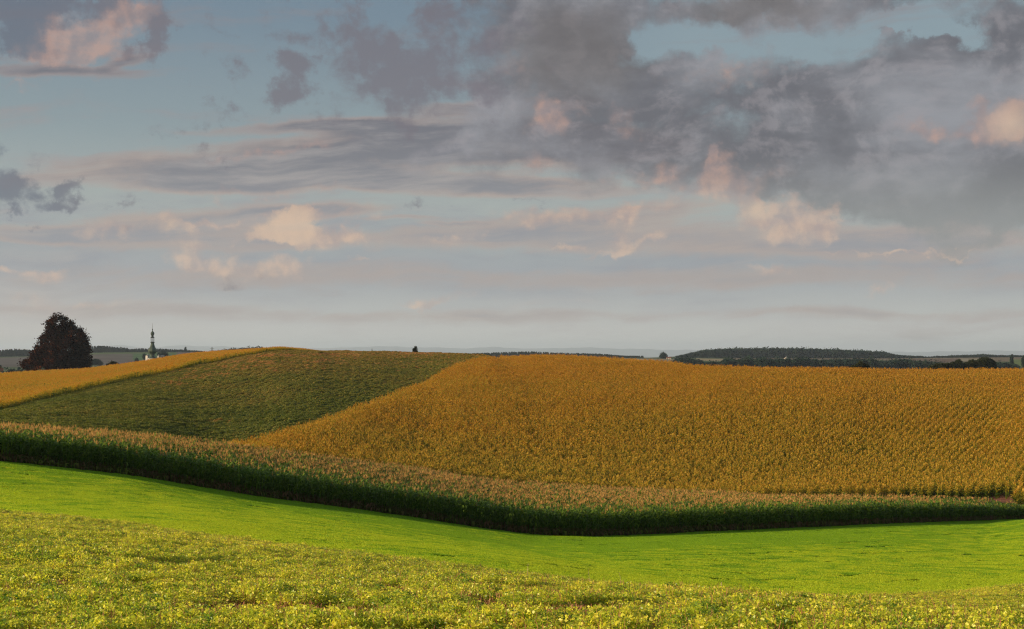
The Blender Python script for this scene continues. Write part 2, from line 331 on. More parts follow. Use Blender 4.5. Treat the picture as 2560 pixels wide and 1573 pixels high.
ybA = curve([(-600, 1235), (0, 1268), (150, 1280), (300, 1298), (500, 1326), (700, 1352), (900, 1378), (1100, 1400), (1300, 1425), (1500, 1448), (1700, 1467), (1900, 1478), (2100, 1484), (2250, 1480), (2400, 1472), (2560, 1456), (3000, 1400)], 25)
YcA = curve([(-600, 28), (1000, 28), (1300, 30), (1500, 31), (1700, 30), (2000, 28), (2300, 25), (2560, 23), (3000, 20)])
ycA = curve([(-600, 1340), (0, 1355), (500, 1384), (1000, 1419), (1300, 1433), (1500, 1449), (1700, 1468), (2000, 1488), (2300, 1515), (2560, 1540), (3000, 1570)], 25)
key(YcA, zof(ycA, YcA, HB))
YdA = YcA + curve([(-600, 7), (1000, 7), (1300, 3.5), (1500, 3.5), (2000, 7), (2560, 9), (3000, 10)])
ydA = curve([(-600, 1305), (0, 1322), (500, 1353), (1000, 1402), (1300, 1432), (1500, 1455), (1700, 1478), (2000, 1500), (2300, 1530), (2560, 1556), (3000, 1585)], 25)
key(YdA, zof(ydA, YdA, HB))
key(YbA, zof(ybA, YbA, HB))
Yk3 = YbA + 14
yk3 = curve([(-600, 1215), (0, 1240), (500, 1296), (1000, 1375), (1300, 1412), (1500, 1447), (1900, 1476), (2300, 1452), (2560, 1430), (3000, 1370)])
key(Yk3, zof(yk3, Yk3))
YcF = curve([(-600, 88), (0, 96), (640, 104), (1000, 107), (1400, 108), (1800, 117), (2200, 130), (2560, 143), (3000, 158)], 110)
ycF = curve([(-600, 1100), (0, 1155), (320, 1190), (640, 1243), (900, 1277), (1000, 1291), (1200, 1322), (1340, 1341), (1500, 1344), (1700, 1335), (1920, 1326), (2200, 1313), (2560, 1300), (3000, 1285)], 30)
key(YcF, zof(ycF, YcF))
YcB = curve([(-600, 108), (0, 122), (640, 135), (1000, 147), (1400, 152), (1800, 153), (2200, 151), (2469, 150), (2560, 150), (3000, 164)])
ycB = curve([(-600, 1010), (0, 1049), (260, 1068), (390, 1079), (559, 1098), (640, 1109), (900, 1144), (1030, 1162), (1160, 1182), (1280, 1196), (1540, 1212), (1800, 1221), (1920, 1230), (2160, 1232), (2322, 1234), (2469, 1239), (2560, 1258), (3000, 1275)], 20)
HCc = curve([(-600, HC), (2100, HC), (2400, 2.1), (2560, 1.8), (3000, 1.8)])
key(YcB, zof(ycB, YcB, HCc))
Yk6 = curve([(-600, 130), (0, 145), (575, 158), (1000, 168), (1500, 176), (1800, 180), (2200, 180), (2460, 173), (2560, 166), (3000, 176)])
yk6 = curve([(-600, 1030), (0, 1075), (150, 1095), (300, 1120), (450, 1135), (575, 1147), (800, 1174), (1000, 1199), (1280, 1233), (1500, 1250), (1800, 1262), (2200, 1256), (2380, 1247), (2460, 1243), (2560, 1226), (3000, 1190)], 20)
key(Yk6, zof(yk6, Yk6))
# golden corn / olive field boundary, then the crest line
Yd = curve([(-600, 215), (0, 262), (260, 310), (500, 370), (700, 425), (760, 440)], 15)        # olive field / far golden field boundary
yd = curve([(-600, 1080), (0, 1028), (160, 990), (260, 966), (400, 938), (500, 916), (600, 894), (680, 881), (760, 876.5), (815, 877.5)], 10)
Ycr = curve([(-600, 430), (0, 425), (300, 440), (640, 480), (800, 478), (1000, 470), (1160, 450), (1300, 385), (1560, 375), (1690, 365), (1760, 345), (2100, 345), (2560, 360), (3000, 380)], 25)
ycr = curve([(-600, 948), (0, 932), (224, 919), (325, 906), (390, 896), (468, 883), (546, 876.5), (640, 871.3), (718, 871.3), (757, 873.5), (783, 876.5), (978, 878), (1056, 880.5), (1160, 883), (1186, 884), (1220, 886), (1250, 887.5), (1280, 887.5), (1330, 884.5), (1400, 884.5), (1500, 889), (1600, 896), (1690, 903), (1720, 908), (1745, 909.5), (1800, 911.5), (1920, 915), (2100, 916), (2240, 920), (2560, 919), (3000, 925)], 9)
hcr = curve([(-600, HE), (700, HE), (815, HD), (1225, HD), (1250, HG), (3000, HG)], 8)
# mid keys: golden / olive boundary in the middle, slopes elsewhere
px1 = PXG
zcr = zof(ycr, Ycr, hcr)
ycd_pts = [(560, 1101), (640, 1081.6), (726, 1058), (822, 1029), (900, 1003), (978, 974), (1056, 948), (1134, 914), (1186, 901), (1238, 891), (1280, 888)]
Ycd = curve([(560, 165), (640, 178), (726, 196), (822, 218), (900, 240), (978, 266), (1056, 292), (1134, 330), (1186, 356), (1240, 375), (1280, 385)], 10)
ycd = curve(ycd_pts, 8)
Ymid = curve([(-600, 175), (0, 190), (260, 195), (450, 185), (560, 176), (640, 180), (726, 196), (822, 218), (900, 240), (978, 266), (1056, 292), (1134, 318), (1200, 320), (1300, 300), (1500, 280), (2000, 275), (3000, 300)], 25)
zk6 = zof(yk6, Yk6); tt_ = (Ymid - Yk6) / (Ycr - Yk6)
zsl = zk6 + tt_ * (zcr - zk6)                                                       # straight slope
zD = zof(yd, Yd)
zleft = zk6 + (Ymid - Yk6) / (Yd - Yk6) * (zD - zk6)
zC = zof(ycd, Ymid, HG)
zleft = np.interp(px1, [-600, 0, 200, 350, 480, 600], [-8, -8.8, -9.8, -10.7, -11.6, -12.2])
a1 = np.interp(px1, [380, 640], [0, 1]); a1 = a1 * a1 * (3 - 2 * a1); a2 = np.interp(px1, [1120, 1200, 1330], [0, .5, 1])
zmid = zleft * (1 - a1) + a1 * ((1 - a2) * zC + a2 * (zsl + 1.2))
def gsm(v, sm):
    s = sm / (PXG[1] - PXG[0]); k = np.arange(-int(4 * s) - 1, int(4 * s) + 2); g = np.exp(-.5 * (k / s) ** 2); g /= g.sum()
    return np.convolve(np.pad(v, len(k) // 2, mode='edge'), g, 'valid')
zmid = gsm(zmid, 18)
key(Ymid, zmid)
b1 = np.interp(px1, [690, 1150], [0, 1]); b1 = b1 * b1 * (3 - 2 * b1)
Y2 = gsm(np.where(px1 < 760, Yd, 440) * (1 - b1) + b1 * (Ymid + .5 * (Ycr - Ymid)), 12)
z2l = zof(np.where(px1 < 760, yd, 876), Y2); z2r = zmid + .5 * (zcr - zmid) + .5 + 1.3 * np.exp(-.5 * ((px1 - 860) / 140) ** 2)
z2 = gsm((1 - b1) * z2l + b1 * z2r, 12)
key(Y2, z2)
key(Ycr, zcr)
key(Ycr + 60, zcr + curve([(-600, -1.2), (150, -1.0), (300, -2), (700, -4), (1160, -3.5), (1300, -5), (3000, -5)]))
key(600., curve([(-600, -9), (0, -8.5), (230, -8.5), (420, -16), (800, -12), (1160, -12), (1300, -24), (3000, -26)]))
key(900., -34.); key(1000., -34.)
key(1400., curve([(-600, -18), (600, -17), (1600, -16), (1750, -16), (3000, -18)]))
key(1800., curve([(-600, -14), (600, -14), (1640, -6.5), (1690, -7.5), (1760, -14.), (3000, -15)]))
key(2500., curve([(-600, -6), (0, -6), (150, -3), (228, 2.5), (480, 3.5), (700, -6), (1600, -7.), (1700, -7), (2200, -8), (2560, -6), (3000, -6)], 30))
key(2950., curve([(-600, -4), (80, -5), (228, 2), (300, 1), (480, -5), (700, -8), (1300, -5), (1600, -9), (1700, -5), (1760, -2.5), (1850, 0), (2000, 0), (2200, -4), (2300, -11), (2450, -8), (2560, -9), (3000, -9)], 20))
key(4500., -50.); key(9000., -60.); key(25000., -60.)
KY = np.array([k[0] for k in keys]); KZ = np.array([k[1] for k in keys])       # (K, TN)
for i in range(1, len(KY)): KY[i] = np.maximum(KY[i], KY[i - 1] + 1.)
SG = np.linspace(0, math.log(24900), 1500)
def pchip_table():
    h = KY[1:] - KY[:-1]; dl = (KZ[1:] - KZ[:-1]) / h
    m = np.zeros_like(KZ); m[0] = dl[0]; m[-1] = dl[-1]
    w1 = 2 * h[1:] + h[:-1]; w2 = h[1:] + 2 * h[:-1]
    same = dl[1:] * dl[:-1] > 0
    with np.errstate(divide='ignore', invalid='ignore'):
        hm = (w1 + w2) / (w1 / dl[:-1] + w2 / dl[1:])
    m[1:-1] = np.where(same, hm, 0)
    T = np.zeros((TN, len(SG))); Yg = np.exp(SG)
    for c in range(TN):
        k = np.clip(np.searchsorted(KY[:, c], Yg) - 1, 0, len(KY) - 2)
        t = np.clip((Yg - KY[k, c]) / h[k, c], 0, 1); hh = h[k, c]
        T[c] = (2 * t**3 - 3 * t**2 + 1) * KZ[k, c] + (t**3 - 2 * t**2 + t) * hh * m[k, c] + (-2 * t**3 + 3 * t**2) * KZ[k + 1, c] + (t**3 - t**2) * hh * m[k + 1, c]
    return T
TZ = pchip_table()
def H(x, y):
    x = np.asarray(x, float); y = np.asarray(y, float)
    r = np.hypot(x, y); az = np.abs(np.arctan2(x, y))
    Y = np.clip(np.maximum(y, r * .25), 1.0, 24800)
    px = CX + F * x / Y
    ci = np.clip((px - PXG[0]) / (PXG[1] - PXG[0]), 0, TN - 1.001); si = np.clip(np.log(Y) / (SG[1] - SG[0]), 0, len(SG) - 1.001)
    a = ci.astype(int); b = si.astype(int); fa = ci - a; fb = si - b
    z = (TZ[a, b] * (1 - fa) + TZ[a + 1, b] * fa) * (1 - fb) + (TZ[a, b + 1] * (1 - fa) + TZ[a + 1, b + 1] * fa) * fb
    wb = np.clip((az - R(50)) / R(50), 0, 1); wb = wb * wb * (3 - 2 * wb)
    und = .10 * np.sin(x * .21 + 1.3 * np.sin(y * .083)) * np.sin(y * .17 + x * .05) * np.clip(r / 40 - .3, 0, 1) * np.clip(2000 / (r + 1), 0, 1) * np.where((y > 40) & (y < 180), .0, 1)
    return z * (1 - wb) + wb * (-2.2 - .02 * np.minimum(r, 1500)) + und
def tilt_rot(x, y, phi):
    """Euler angles that lay a patch on the slope, turned by phi about its normal"""
    e = .6; gx = (H(x + e, y) - H(x - e, y)) / (2 * e); gy = (H(x, y + e) - H(x, y - e)) / (2 * e)
    n = np.stack([-gx, -gy, np.ones_like(gx)], 1); n /= np.linalg.norm(n, axis=1)[:, None]
    u = np.stack([np.cos(phi), np.sin(phi), np.zeros_like(phi)], 1); u -= n * (u * n).sum(1)[:, None]; u /= np.linalg.norm(u, axis=1)[:, None]
    v = np.cross(n, u)
    return np.stack([np.arctan2(v[:, 2], n[:, 2]), -np.arcsin(np.clip(u[:, 2], -1, 1)), np.arctan2(u[:, 1], u[:, 0])], 1)
def pxy(px, Y): return (px - CX) / F * Y
f_YbA, f_YcF, f_YcB, f_Yk6, f_Ycd, f_Yd, f_Ycr = map(fpx, (YbA, YcF, YcB, Yk6, Ycd, Yd, Ycr))

# field colours on the ground (soil under crops, distant meadow and stubble)
def field_col(x, y):
    px = CX + F * x / np.maximum(y, 1e-3); n = len(x)
    c = np.tile(np.array([.22, .07, .045]), (n, 1))                       # reddish brown soil
    Y = y
    def put(m, v): c[m] = v
    put((Y > f_YbA(px)) & (Y < f_YcF(px) - .6), (.040, .060, .010))
    put((Y > f_YcB(px)) & (Y < f_Ycr(px) + 30), (.055, .035, .018))
    put((Y > f_YcB(px) + 4) & (Y < f_Yk6(px) - 2) & (px > 2300), (.16, .07, .045))
    far = (Y > f_Ycr(px) + 30) | (y < 0)
    put(far, (.060, .085, .030))
    b = lambda a0, a1, y0, y1: far & (px > a0) & (px < a1) & (Y > y0) & (Y < y1)
    put(b(-3000, 1000, 1650, 2350), (.105, .09, .08)); put(b(-3000, 130, 1380, 1500), (.11, .13, .05))
    put(b(228, 1000, 2300, 2650), (.075, .11, .035)); put(b(330, 440, 2000, 2300), (.06, .12, .04)); put(b(228, 420, 1500, 1750), (.085, .125, .04))
    put(b(440, 1200, 2000, 2900), (.11, .09, .08))
    put(b(1500, 1710, 1300, 2100), (.26, .20, .12)); put(b(1740, 1830, 1600, 2100), (.10, .15, .05)); put(b(1740, 1830, 2100, 2400), (.28, .22, .12))
    put(b(1830, 3400, 2050, 2600), (.16, .12, .075)); put(b(2240, 2400, 1700, 2300), (.13, .085, .06)); put(b(2400, 2480, 2100, 2350), (.25, .21, .14)); put(b(2520, 3000, 1700, 2200), (.12, .16, .045))
    return c
az = np.concatenate([np.arange(-180, -34, 3.), np.arange(-34, -24, .4), np.arange(-24, 24, .1), np.arange(24, 34, .4), np.arange(34, 180, 3.)]) * math.pi / 180
rr = np.concatenate([[.6], np.geomspace(1.5, 41000, 660)])
A_, R_ = np.meshgrid(az, rr); X_ = (R_ * np.sin(A_)).ravel(); Y_ = (R_ * np.cos(A_)).ravel()
V = np.stack([X_, Y_, H(X_, Y_)], 1)
na, nr = len(az), len(rr)
i, j = np.meshgrid(np.arange(nr - 1), np.arange(na), indexing='ij'); j2 = (j + 1) % na
Fq = np.stack([i * na + j, i * na + j2, (i + 1) * na + j2, (i + 1) * na + j], -1).reshape(-1, 4)[:, ::-1]
ground = mesh_obj('ground', V, Fq.copy(), gm, col=field_col(X_, Y_), smooth=True)
cap = mesh_obj('ground_cap', np.vstack([V[:na], [[0, 0, -2.2]]]), [[na, (k + 1) % na, k] for k in range(na)], gm, col=np.tile([.075, .038, .022], (na + 1, 1)))
# join cap into the ground sheet
import bmesh
bm = bmesh.new(); bm.from_mesh(ground.data); bm.from_mesh(cap.data); bmesh.ops.remove_doubles(bm, verts=[v for v in bm.verts if v.co.length < 3.5], dist=.001)
bm.to_mesh(ground.data); bm.free(); bpy.data.objects.remove(cap)
tag(ground, 'rolling farmland soil under the crops reaching to the horizon', 'ground', kind='structure')

# distant mountains: real ridge masses far away
mt = [(-900, 874), (-300, 872), (0, 876), (180, 874), (245, 868), (295, 861), (340, 868), (370, 871), (400, 867), (440, 863.5), (500, 866.5), (545, 865), (620, 870), (700, 868), (820, 871), (930, 866), (1050, 868), (1150, 871), (1240, 868), (1330, 872), (1450, 869), (1600, 873), (1750, 876), (2000, 880), (2280, 880), (2480, 877), (2700, 876), (3400, 874)]
pxs = np.arange(-900, 3400, 12.); tops = np.interp(pxs, [a for a, _ in mt], [b for _, b in mt]) + .7 * np.sin(pxs * .05) + .5 * np.sin(pxs * .13 + 1)
rows = []
for k, (dy, f) in enumerate([(-2500, 0), (-1500, .45), (-700, .8), (0, 1.), (900, .7), (2200, 0)]):
    Yv = 38000 + dy; zt = -(tops - HY) / F * 38000
    rows.append(np.stack([pxy(pxs, 38000) * (1 + dy / 90000), np.full_like(pxs, Yv), -70 + (zt + 70) * f + (f > 0) * (f < 1) * 6 * np.sin(pxs * .07 + k)], 1))
V = np.vstack(rows); n = len(pxs)
i, j = np.meshgrid(np.arange(5), np.arange(n - 1), indexing='ij')
Fq = np.stack([i * n + j, i * n + j + 1, (i + 1) * n + j + 1, (i + 1) * n + j], -1).reshape(-1, 4)
mo = mesh_obj('mountains', V, Fq, plain('mountain_forest', (.05, .07, .05), .95, .001), smooth=True)
tag(mo, 'faint blue mountain range on the far horizon', 'mountains', kind='structure')

# ------------------------------------------------------------------ scattering
def collection_of(name, objs):
    c = bpy.data.collections.new(name)
    for o in objs: c.objects.link(o)
    return c
def scatter(name, pts, rot, scl, vid, protos, label, cat, group=None, wid=None):
    me = bpy.data.meshes.new(name); n = len(pts)
    me.vertices.add(n); me.vertices.foreach_set('co', np.asarray(pts, dtype=np.float32).ravel())
    a = me.attributes.new('rot', 'FLOAT_VECTOR', 'POINT'); a.data.foreach_set('vector', np.asarray(rot, dtype=np.float32).ravel())
    scl = np.asarray(scl, dtype=np.float32)
    if scl.ndim == 1: scl = np.stack([scl] * 3, 1)
    a = me.attributes.new('scl', 'FLOAT_VECTOR', 'POINT'); a.data.foreach_set('vector', scl.ravel())
    a = me.attributes.new('vid', 'INT', 'POINT'); a.data.foreach_set('value', np.asarray(vid, dtype=np.int32))
    o = bpy.data.objects.new(name, me); C.objects.link(o)
    col_ = collection_of(name + '_sources', protos)
    ng = bpy.data.node_groups.new(name + '_scatter', 'GeometryNodeTree')
    ng.interface.new_socket(name='Geometry', in_out='INPUT', socket_type='NodeSocketGeometry')
    ng.interface.new_socket(name='Geometry', in_out='OUTPUT', socket_type='NodeSocketGeometry')
    N = NT(ng); gi = N.new('NodeGroupInput'); go = N.new('NodeGroupOutput')
    ip = N.new('GeometryNodeInstanceOnPoints'); ci = N.new('GeometryNodeCollectionInfo')
    ci.inputs['Collection'].default_value = col_; ci.inputs['Separate Children'].default_value = True; ci.inputs['Reset Children'].default_value = True
    def na_(nm, ty):
        x = N.new('GeometryNodeInputNamedAttribute', data_type=ty); x.inputs['Name'].default_value = nm
        return [s for s in x.outputs if s.enabled and s.name == 'Attribute'][0]
    N.link(gi.outputs[0], ip.inputs['Points']); N.link(ci.outputs[0], ip.inputs['Instance'])
    ip.inputs['Pick Instance'].default_value = True
    N.link(na_('vid', 'INT'), ip.inputs['Instance Index']); N.link(na_('rot', 'FLOAT_VECTOR'), ip.inputs['Rotation']); N.link(na_('scl', 'FLOAT_VECTOR'), ip.inputs['Scale'])
    N.link(ip.outputs[0], go.inputs[0])
    md = o.modifiers.new('scatter', 'NODES'); md.node_group = ng
    tag(o, label, cat, group, 'stuff')
    return o

# ---- strips: array builder
class SB:
    def __init__(s): s.V = []; s.F = []; s.T = []; s.M = []; s.n = 0
    def strip(s, P, Wd, t, m):
        """P (k,3) centre line, Wd (k,3) half width vectors"""
        k = len(P); v = np.empty((2 * k, 3)); v[0::2] = P - Wd; v[1::2] = P + Wd
        s.V.append(v); i = np.arange(k - 1) * 2 + s.n
        s.F.append(np.stack([i, i + 1, i + 3, i + 2], 1)); s.T.append(np.full(2 * k, t)); s.M.append(np.full(k - 1, m)); s.n += 2 * k
    def quads(s, Q, t, m):
        """Q (n,4,3); t (n,)"""
        n = len(Q); s.V.append(Q.reshape(-1, 3)); s.F.append(np.arange(4 * n).reshape(n, 4) + s.n)
        s.T.append(np.repeat(t, 4)); s.M.append(np.full(n, m)); s.n += 4 * n
    def obj(s, name, mats):
        return mesh_obj(name, np.vstack(s.V), np.vstack(s.F), mats, mi=np.concatenate(s.M), tint=np.concatenate(s.T), link=False)
def corn(sb, x, y, g, Hh=2.3, nl=10, kind='green', tass=8, fat=1.0):
    lean = g.normal(0, .03, 2); az0 = g.uniform(0, math.pi)
    top = np.array([x + lean[0] * Hh, y + lean[1] * Hh, Hh * .92]); b = np.array([x, y, -.12])
    hs = np.linspace(0, 1, 4)[:, None]; P = b + (top - b) * hs
    a = g.uniform(0, 6.28)
    for q in (0, 1.57):
        wv = np.array([math.cos(a + q), math.sin(a + q), 0]) * np.array([.017, .015, .012, .006])[:, None] * fat
        s_t = .25 if kind == 'green' else .3
        sb.strip(P, wv, s_t, 0)
    for k in range(nl):
        f = (k + .6) / nl; h0 = Hh * (.12 + .78 * f); az_ = az0 + math.pi * (k % 2) + g.normal(0, .45)
        d_ = np.array([math.cos(az_), math.sin(az_), 0]); L = ((.55 if kind == 'green' else .42) + (.35 if kind == 'green' else .28) * math.sin(f * 3.0)) * g.uniform(.8, 1.15) * (1.0 if f < .85 else .75)
        up = g.uniform(.9, 1.25); s_ = np.linspace(0, 1, 5); ang = up - s_ * g.uniform(1.5, 2.6)
        if kind == 'green' and f < .22: ang = up - s_ * 2.9 - .4
        seg = L / 4; dx = np.cumsum(np.r_[0, np.cos(ang[:-1]) * seg]); dz = np.cumsum(np.r_[0, np.sin(ang[:-1]) * seg])
        base = b + (top - b) * (h0 / (Hh * .92)); P = base + d_ * dx[:, None] + np.array([0, 0, 1]) * dz[:, None]
        side = np.array([-d_[1], d_[0], g.normal(0, .35)]); side /= np.linalg.norm(side)
        wv = side * (np.array([.55, 1, .9, .6, .08]) * .043 * fat)[:, None]
        if kind == 'green': t = g.uniform(.1, .8) if f > .2 else g.uniform(.85, 1.)
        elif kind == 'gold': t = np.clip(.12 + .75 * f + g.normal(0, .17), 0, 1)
        else: t = g.uniform(.1, .6)
        sb.strip(P, wv, t, 0)
    tp = b + (top - b) * 1.0
    for k in range(tass):
        a = g.uniform(0, 6.28); o_ = 0.0 if k == 0 else g.uniform(.25, .75); L = g.uniform(.24, .38)
        d_ = np.array([math.cos(a) * math.sin(o_), math.sin(a) * math.sin(o_), math.cos(o_)])
        P = tp + d_ * (np.array([-.05, .5, 1.])[:, None] * L) + np.array([0, 0, -.06 * (k > 0)]) * np.array([0, 0, 1])[:, None]
        a2 = a + 1.57 + g.normal(0, .6); wv = np.array([math.cos(a2), math.sin(a2), 0]) * np.array([.012, .014, .005])[:, None] * fat
        sb.strip(P, wv, g.uniform(0, 1), 1)

def chunks(prefix, n, per, length, kind, mats, **kw):
    out = []
    for q in range(n):
        g = np.random.default_rng(100 + q + len(prefix)); sb = SB()
        for k in range(per):
            hh = kw.get('Hh', 2.3) * (g.uniform(.90, 1.06) - kw.get('var', 0) * g.random())
            corn(sb, (k + .5) / per * length - length / 2 + g.normal(0, .02), g.normal(0, .03), g, hh, kw.get('nl', 10), kind, kw.get('tass', 8) if g.random() > kw.get('skip', 0) else 0, kw.get('fat', 1.))
        out.append(sb.obj('%s_%02d' % (prefix, q), mats))
    return out

# near green corn strip
def rows_between(f0, f1, pxa, pxb, sp, ln, jitter=.04, inset0=0., inset1=0.):
    """rows parallel to the front line f0(px); returns x,y,rotz"""
    pxs = np.linspace(pxa, pxb, 600); X0 = pxy(pxs, f0(pxs)); Y0 = f0(pxs); out = []
    tx = np.gradient(X0); ty = np.gradient(Y0); L = np.hypot(tx, ty); tx /= L; ty /= L
    nx, ny = -ty, tx
    k = 0
    while True:
        off = inset0 + k * sp; xr = X0 + nx * off; yr = Y0 + ny * off
        prr = CX + F * xr / yr; ok = yr < f1(prr) - inset1
        if not ok.any() or k > 400: break
        s = np.r_[0, np.cumsum(np.hypot(np.diff(xr), np.diff(yr)))]; ss = np.arange(rng.uniform(0, ln), s[-1], ln)
        xi = np.interp(ss, s, xr); yi = np.interp(ss, s, yr); ri = np.interp(ss, s, np.unwrap(np.arctan2(ty, tx))); oi = np.interp(ss, s, ok.astype(float)) > .5
        pi_ = CX + F * xi / yi; oi &= (pi_ > pxa) & (pi_ < pxb)
        out.append(np.stack([xi[oi], yi[oi], ri[oi]], 1)); k += 1
    return np.vstack(out)
def jit(P, s=.05): 
    P = P.copy(); P[:, :2] += rng.normal(0, s, (len(P), 2)); return P
def place(name, P, protos, smin, smax, label, cat, flip=True, group=None, zs=None, vid=None):
    z = H(P[:, 0], P[:, 1]); n = len(P)
    rz_ = P[:, 2] + (math.pi * rng.integers(0, 2, n) if flip else 0)
    rot = tilt_rot(P[:, 0], P[:, 1], rz_) if name == 'olive_field' else np.stack([rz_ * 0, rz_ * 0, rz_], 1)
    s = rng.uniform(smin, smax, n); S = np.stack([s, s, s * (zs if zs is not None else 1)], 1)
    return scatter(name, np.stack([P[:, 0], P[:, 1], z], 1), rot, S, vid if vid is not None else rng.integers(0, len(protos), n), protos, label, cat, group)

pc = chunks('green_corn_row', 10, 5, .80, 'green', [M['corn_leaf'], M['tassel']], Hh=2.3, nl=12, tass=5, fat=1.2, var=.12, skip=.2) + chunks('green_corn_row_edge', 8, 5, .80, 'green', [M['corn_leaf'], M['tassel']], Hh=2.35, nl=13, tass=5, fat=1.25, var=.16, skip=.72)
P = rows_between(f_YcF, f_YcB, -220, 2760, .75, .90)
dfr = P[:, 1] - f_YcF(CX + F * P[:, 0] / P[:, 1]); nearf = rng.random(len(P)) < np.clip(1.15 - dfr / 16, 0.05, 1)
place('green_corn_field', jit(P), pc, vid=np.where(nearf, 10 + rng.integers(0, 8, len(P)), rng.integers(0, 10, len(P))), smin=.92, smax=1.06, zs=np.interp(CX + F * P[:, 0] / P[:, 1], [2150, 2560], [1, .74]), label= 'strip of tall dark green corn with pinkish tassels across the middle', cat='corn field')

# golden corn hill
rd = np.array([.46, .89]); rd /= np.linalg.norm(rd); nd = np.array([-rd[1], rd[0]])
def rows_dir(rd, x0, x1, y0, y1, sp, ln):
    nd = np.array([-rd[1], rd[0]]); cs = np.array([[x0, y0], [x1, y0], [x1, y1], [x0, y1]]); u = cs @ rd; v = cs @ nd
    U, Vv = np.meshgrid(np.arange(u.min(), u.max(), ln), np.arange(v.min(), v.max(), sp))
    U = U + rng.uniform(0, ln, (U.shape[0], 1)); wob = .5 * np.sin(U * .02 + Vv * .01)
    p = U[..., None] * rd + (Vv + wob)[..., None] * nd; p = p.reshape(-1, 2)
    return np.hstack([p, np.full((len(p), 1), math.atan2(rd[1], rd[0]))])
P = rows_dir(rd, -60, 190, 150, 430, 1.32, 1.2)
px = CX + F * P[:, 0] / P[:, 1]; Yv = P[:, 1]
back = np.where(px < 1252, f_Ycd(px), f_Ycr(px) + 8)
m = (px > 562) & (px < 2720) & (Yv > f_Yk6(px) - np.interp(px, [2300, 2420], [0, 5])) & (Yv < back)
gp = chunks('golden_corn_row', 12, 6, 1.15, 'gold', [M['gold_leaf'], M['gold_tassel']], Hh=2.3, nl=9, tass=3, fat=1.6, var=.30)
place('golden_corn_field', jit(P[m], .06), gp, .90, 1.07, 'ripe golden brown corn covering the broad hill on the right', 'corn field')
print('golden chunks', m.sum())
# corner of the next corn field at the right edge
P = rows_dir(rd, 50, 80, 140, 170, .8, 1.15); px = CX + F * P[:, 0] / P[:, 1]
m = (px > 2534) & (px < 2760) & (P[:, 1] > 155.5) & (P[:, 1] < 161.5)
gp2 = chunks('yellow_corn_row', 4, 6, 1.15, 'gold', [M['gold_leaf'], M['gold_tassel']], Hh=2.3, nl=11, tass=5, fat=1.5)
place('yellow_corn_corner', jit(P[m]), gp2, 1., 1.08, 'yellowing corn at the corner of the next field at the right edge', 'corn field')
# far-left golden field
P = rows_dir(np.array([.15, .989]), -230, -40, 200, 520, 1.05, 1.15)
px = CX + F * P[:, 0] / P[:, 1]; Yv = P[:, 1]
m = (px > -160) & (px < 815) & (Yv > f_Yd(px)) & (Yv < f_Ycr(px) + 12)
gp3 = chunks('ochre_corn_row', 8, 4, 1.15, 'gold', [M['e_leaf'], M['gold_tassel']], Hh=1.75, nl=8, tass=2, fat=1.8, var=.3)
place('ochre_corn_field', jit(P[m], .08), gp3, .85, 1.05, zs=np.interp(px[m], [700, 815], [1, .3]) * (1 + (np.interp(Yv[m] - f_Yd(px[m]), [0, 3, 5], [.40, .35, 0.])) * np.interp(px[m], [520, 680], [1, 0])), label= 'orange and ochre corn on the far left ridge below the big tree', cat='corn field')
print('ochre', m.sum())

# ---- leafy patches
def leaf_quads(g, n, cx, cy, cz, size, tilt=.6, asp=1.2):
    """kite shaped leaves: returns (n,4,3)"""
    a = g.uniform(0, 6.283, n); th = np.abs(g.normal(0, tilt, n)); b = g.uniform(0, 6.283, n)
    nrm = np.stack([np.sin(th) * np.cos(b), np.sin(th) * np.sin(b), np.cos(th)], 1)
    u = np.stack([np.cos(a), np.sin(a), np.zeros(n)], 1); u -= nrm * (u * nrm).sum(1)[:, None]; u /= np.linalg.norm(u, axis=1)[:, None]
    v = np.cross(nrm, u); s = (size * g.uniform(.7, 1.3, n))[:, None]; c = np.stack([cx, cy, cz], 1)
    return np.stack([c - u * s * asp * .5, c - u * s * .05 + v * s * .42 - nrm * s * .08, c + u * s * asp * .55, c - u * s * .05 - v * s * .42 - nrm * s * .08], 1)
def bean_proto(q, n=900, W_=.56, hh=.31, size=.028, stems=46, thick=1.):
    g = np.random.default_rng(500 + q); sb = SB()
    npl = 9; pc_ = g.uniform(-W_ / 2, W_ / 2, (npl, 2)); ph = g.uniform(.6, 1.0, npl) * hh; pt = g.normal(.38, .16, npl)
    k = g.integers(0, npl, n); off = g.normal(0, .085, (n, 2)); rr_ = np.hypot(off[:, 0], off[:, 1])
    z = ph[k] * (1 - (rr_ / .24) ** 2 * .5) - np.abs(g.normal(0, .06, n)); z = np.maximum(z, .03)
    Q = leaf_quads(g, n, pc_[k, 0] + off[:, 0], pc_[k, 1] + off[:, 1], z, size, 1.05)
    t = np.clip(pt[k] + g.normal(0, .15, n) + (z < .15) * .1, 0, 1)
    sb.quads(Q, t, 0)
    for i_ in range(stems):
        kk = g.integers(0, npl); a = g.uniform(0, 6.28); ln = ph[kk] * g.uniform(.6, 1.12); ln_v = np.array([g.normal(0, .25), g.normal(0, .25), 1])
        b = np.array([*(pc_[kk] + g.normal(0, .05, 2)), 0]); PP_ = b + ln_v * (np.array([0, .5, 1])[:, None] * ln)
        wv = np.array([math.cos(a), math.sin(a), 0]) * np.array([.0035, .003, .002])[:, None] * thick
        sb.strip(PP_, wv, g.uniform(0, 1), 1)
    return sb.obj('bean_patch_%02d' % q, [M['bean'], M['stem']])
bp = [bean_proto(q) for q in range(10)] + [bean_proto(q, n=70, hh=.24, stems=130, thick=2.) for q in range(10, 13)]
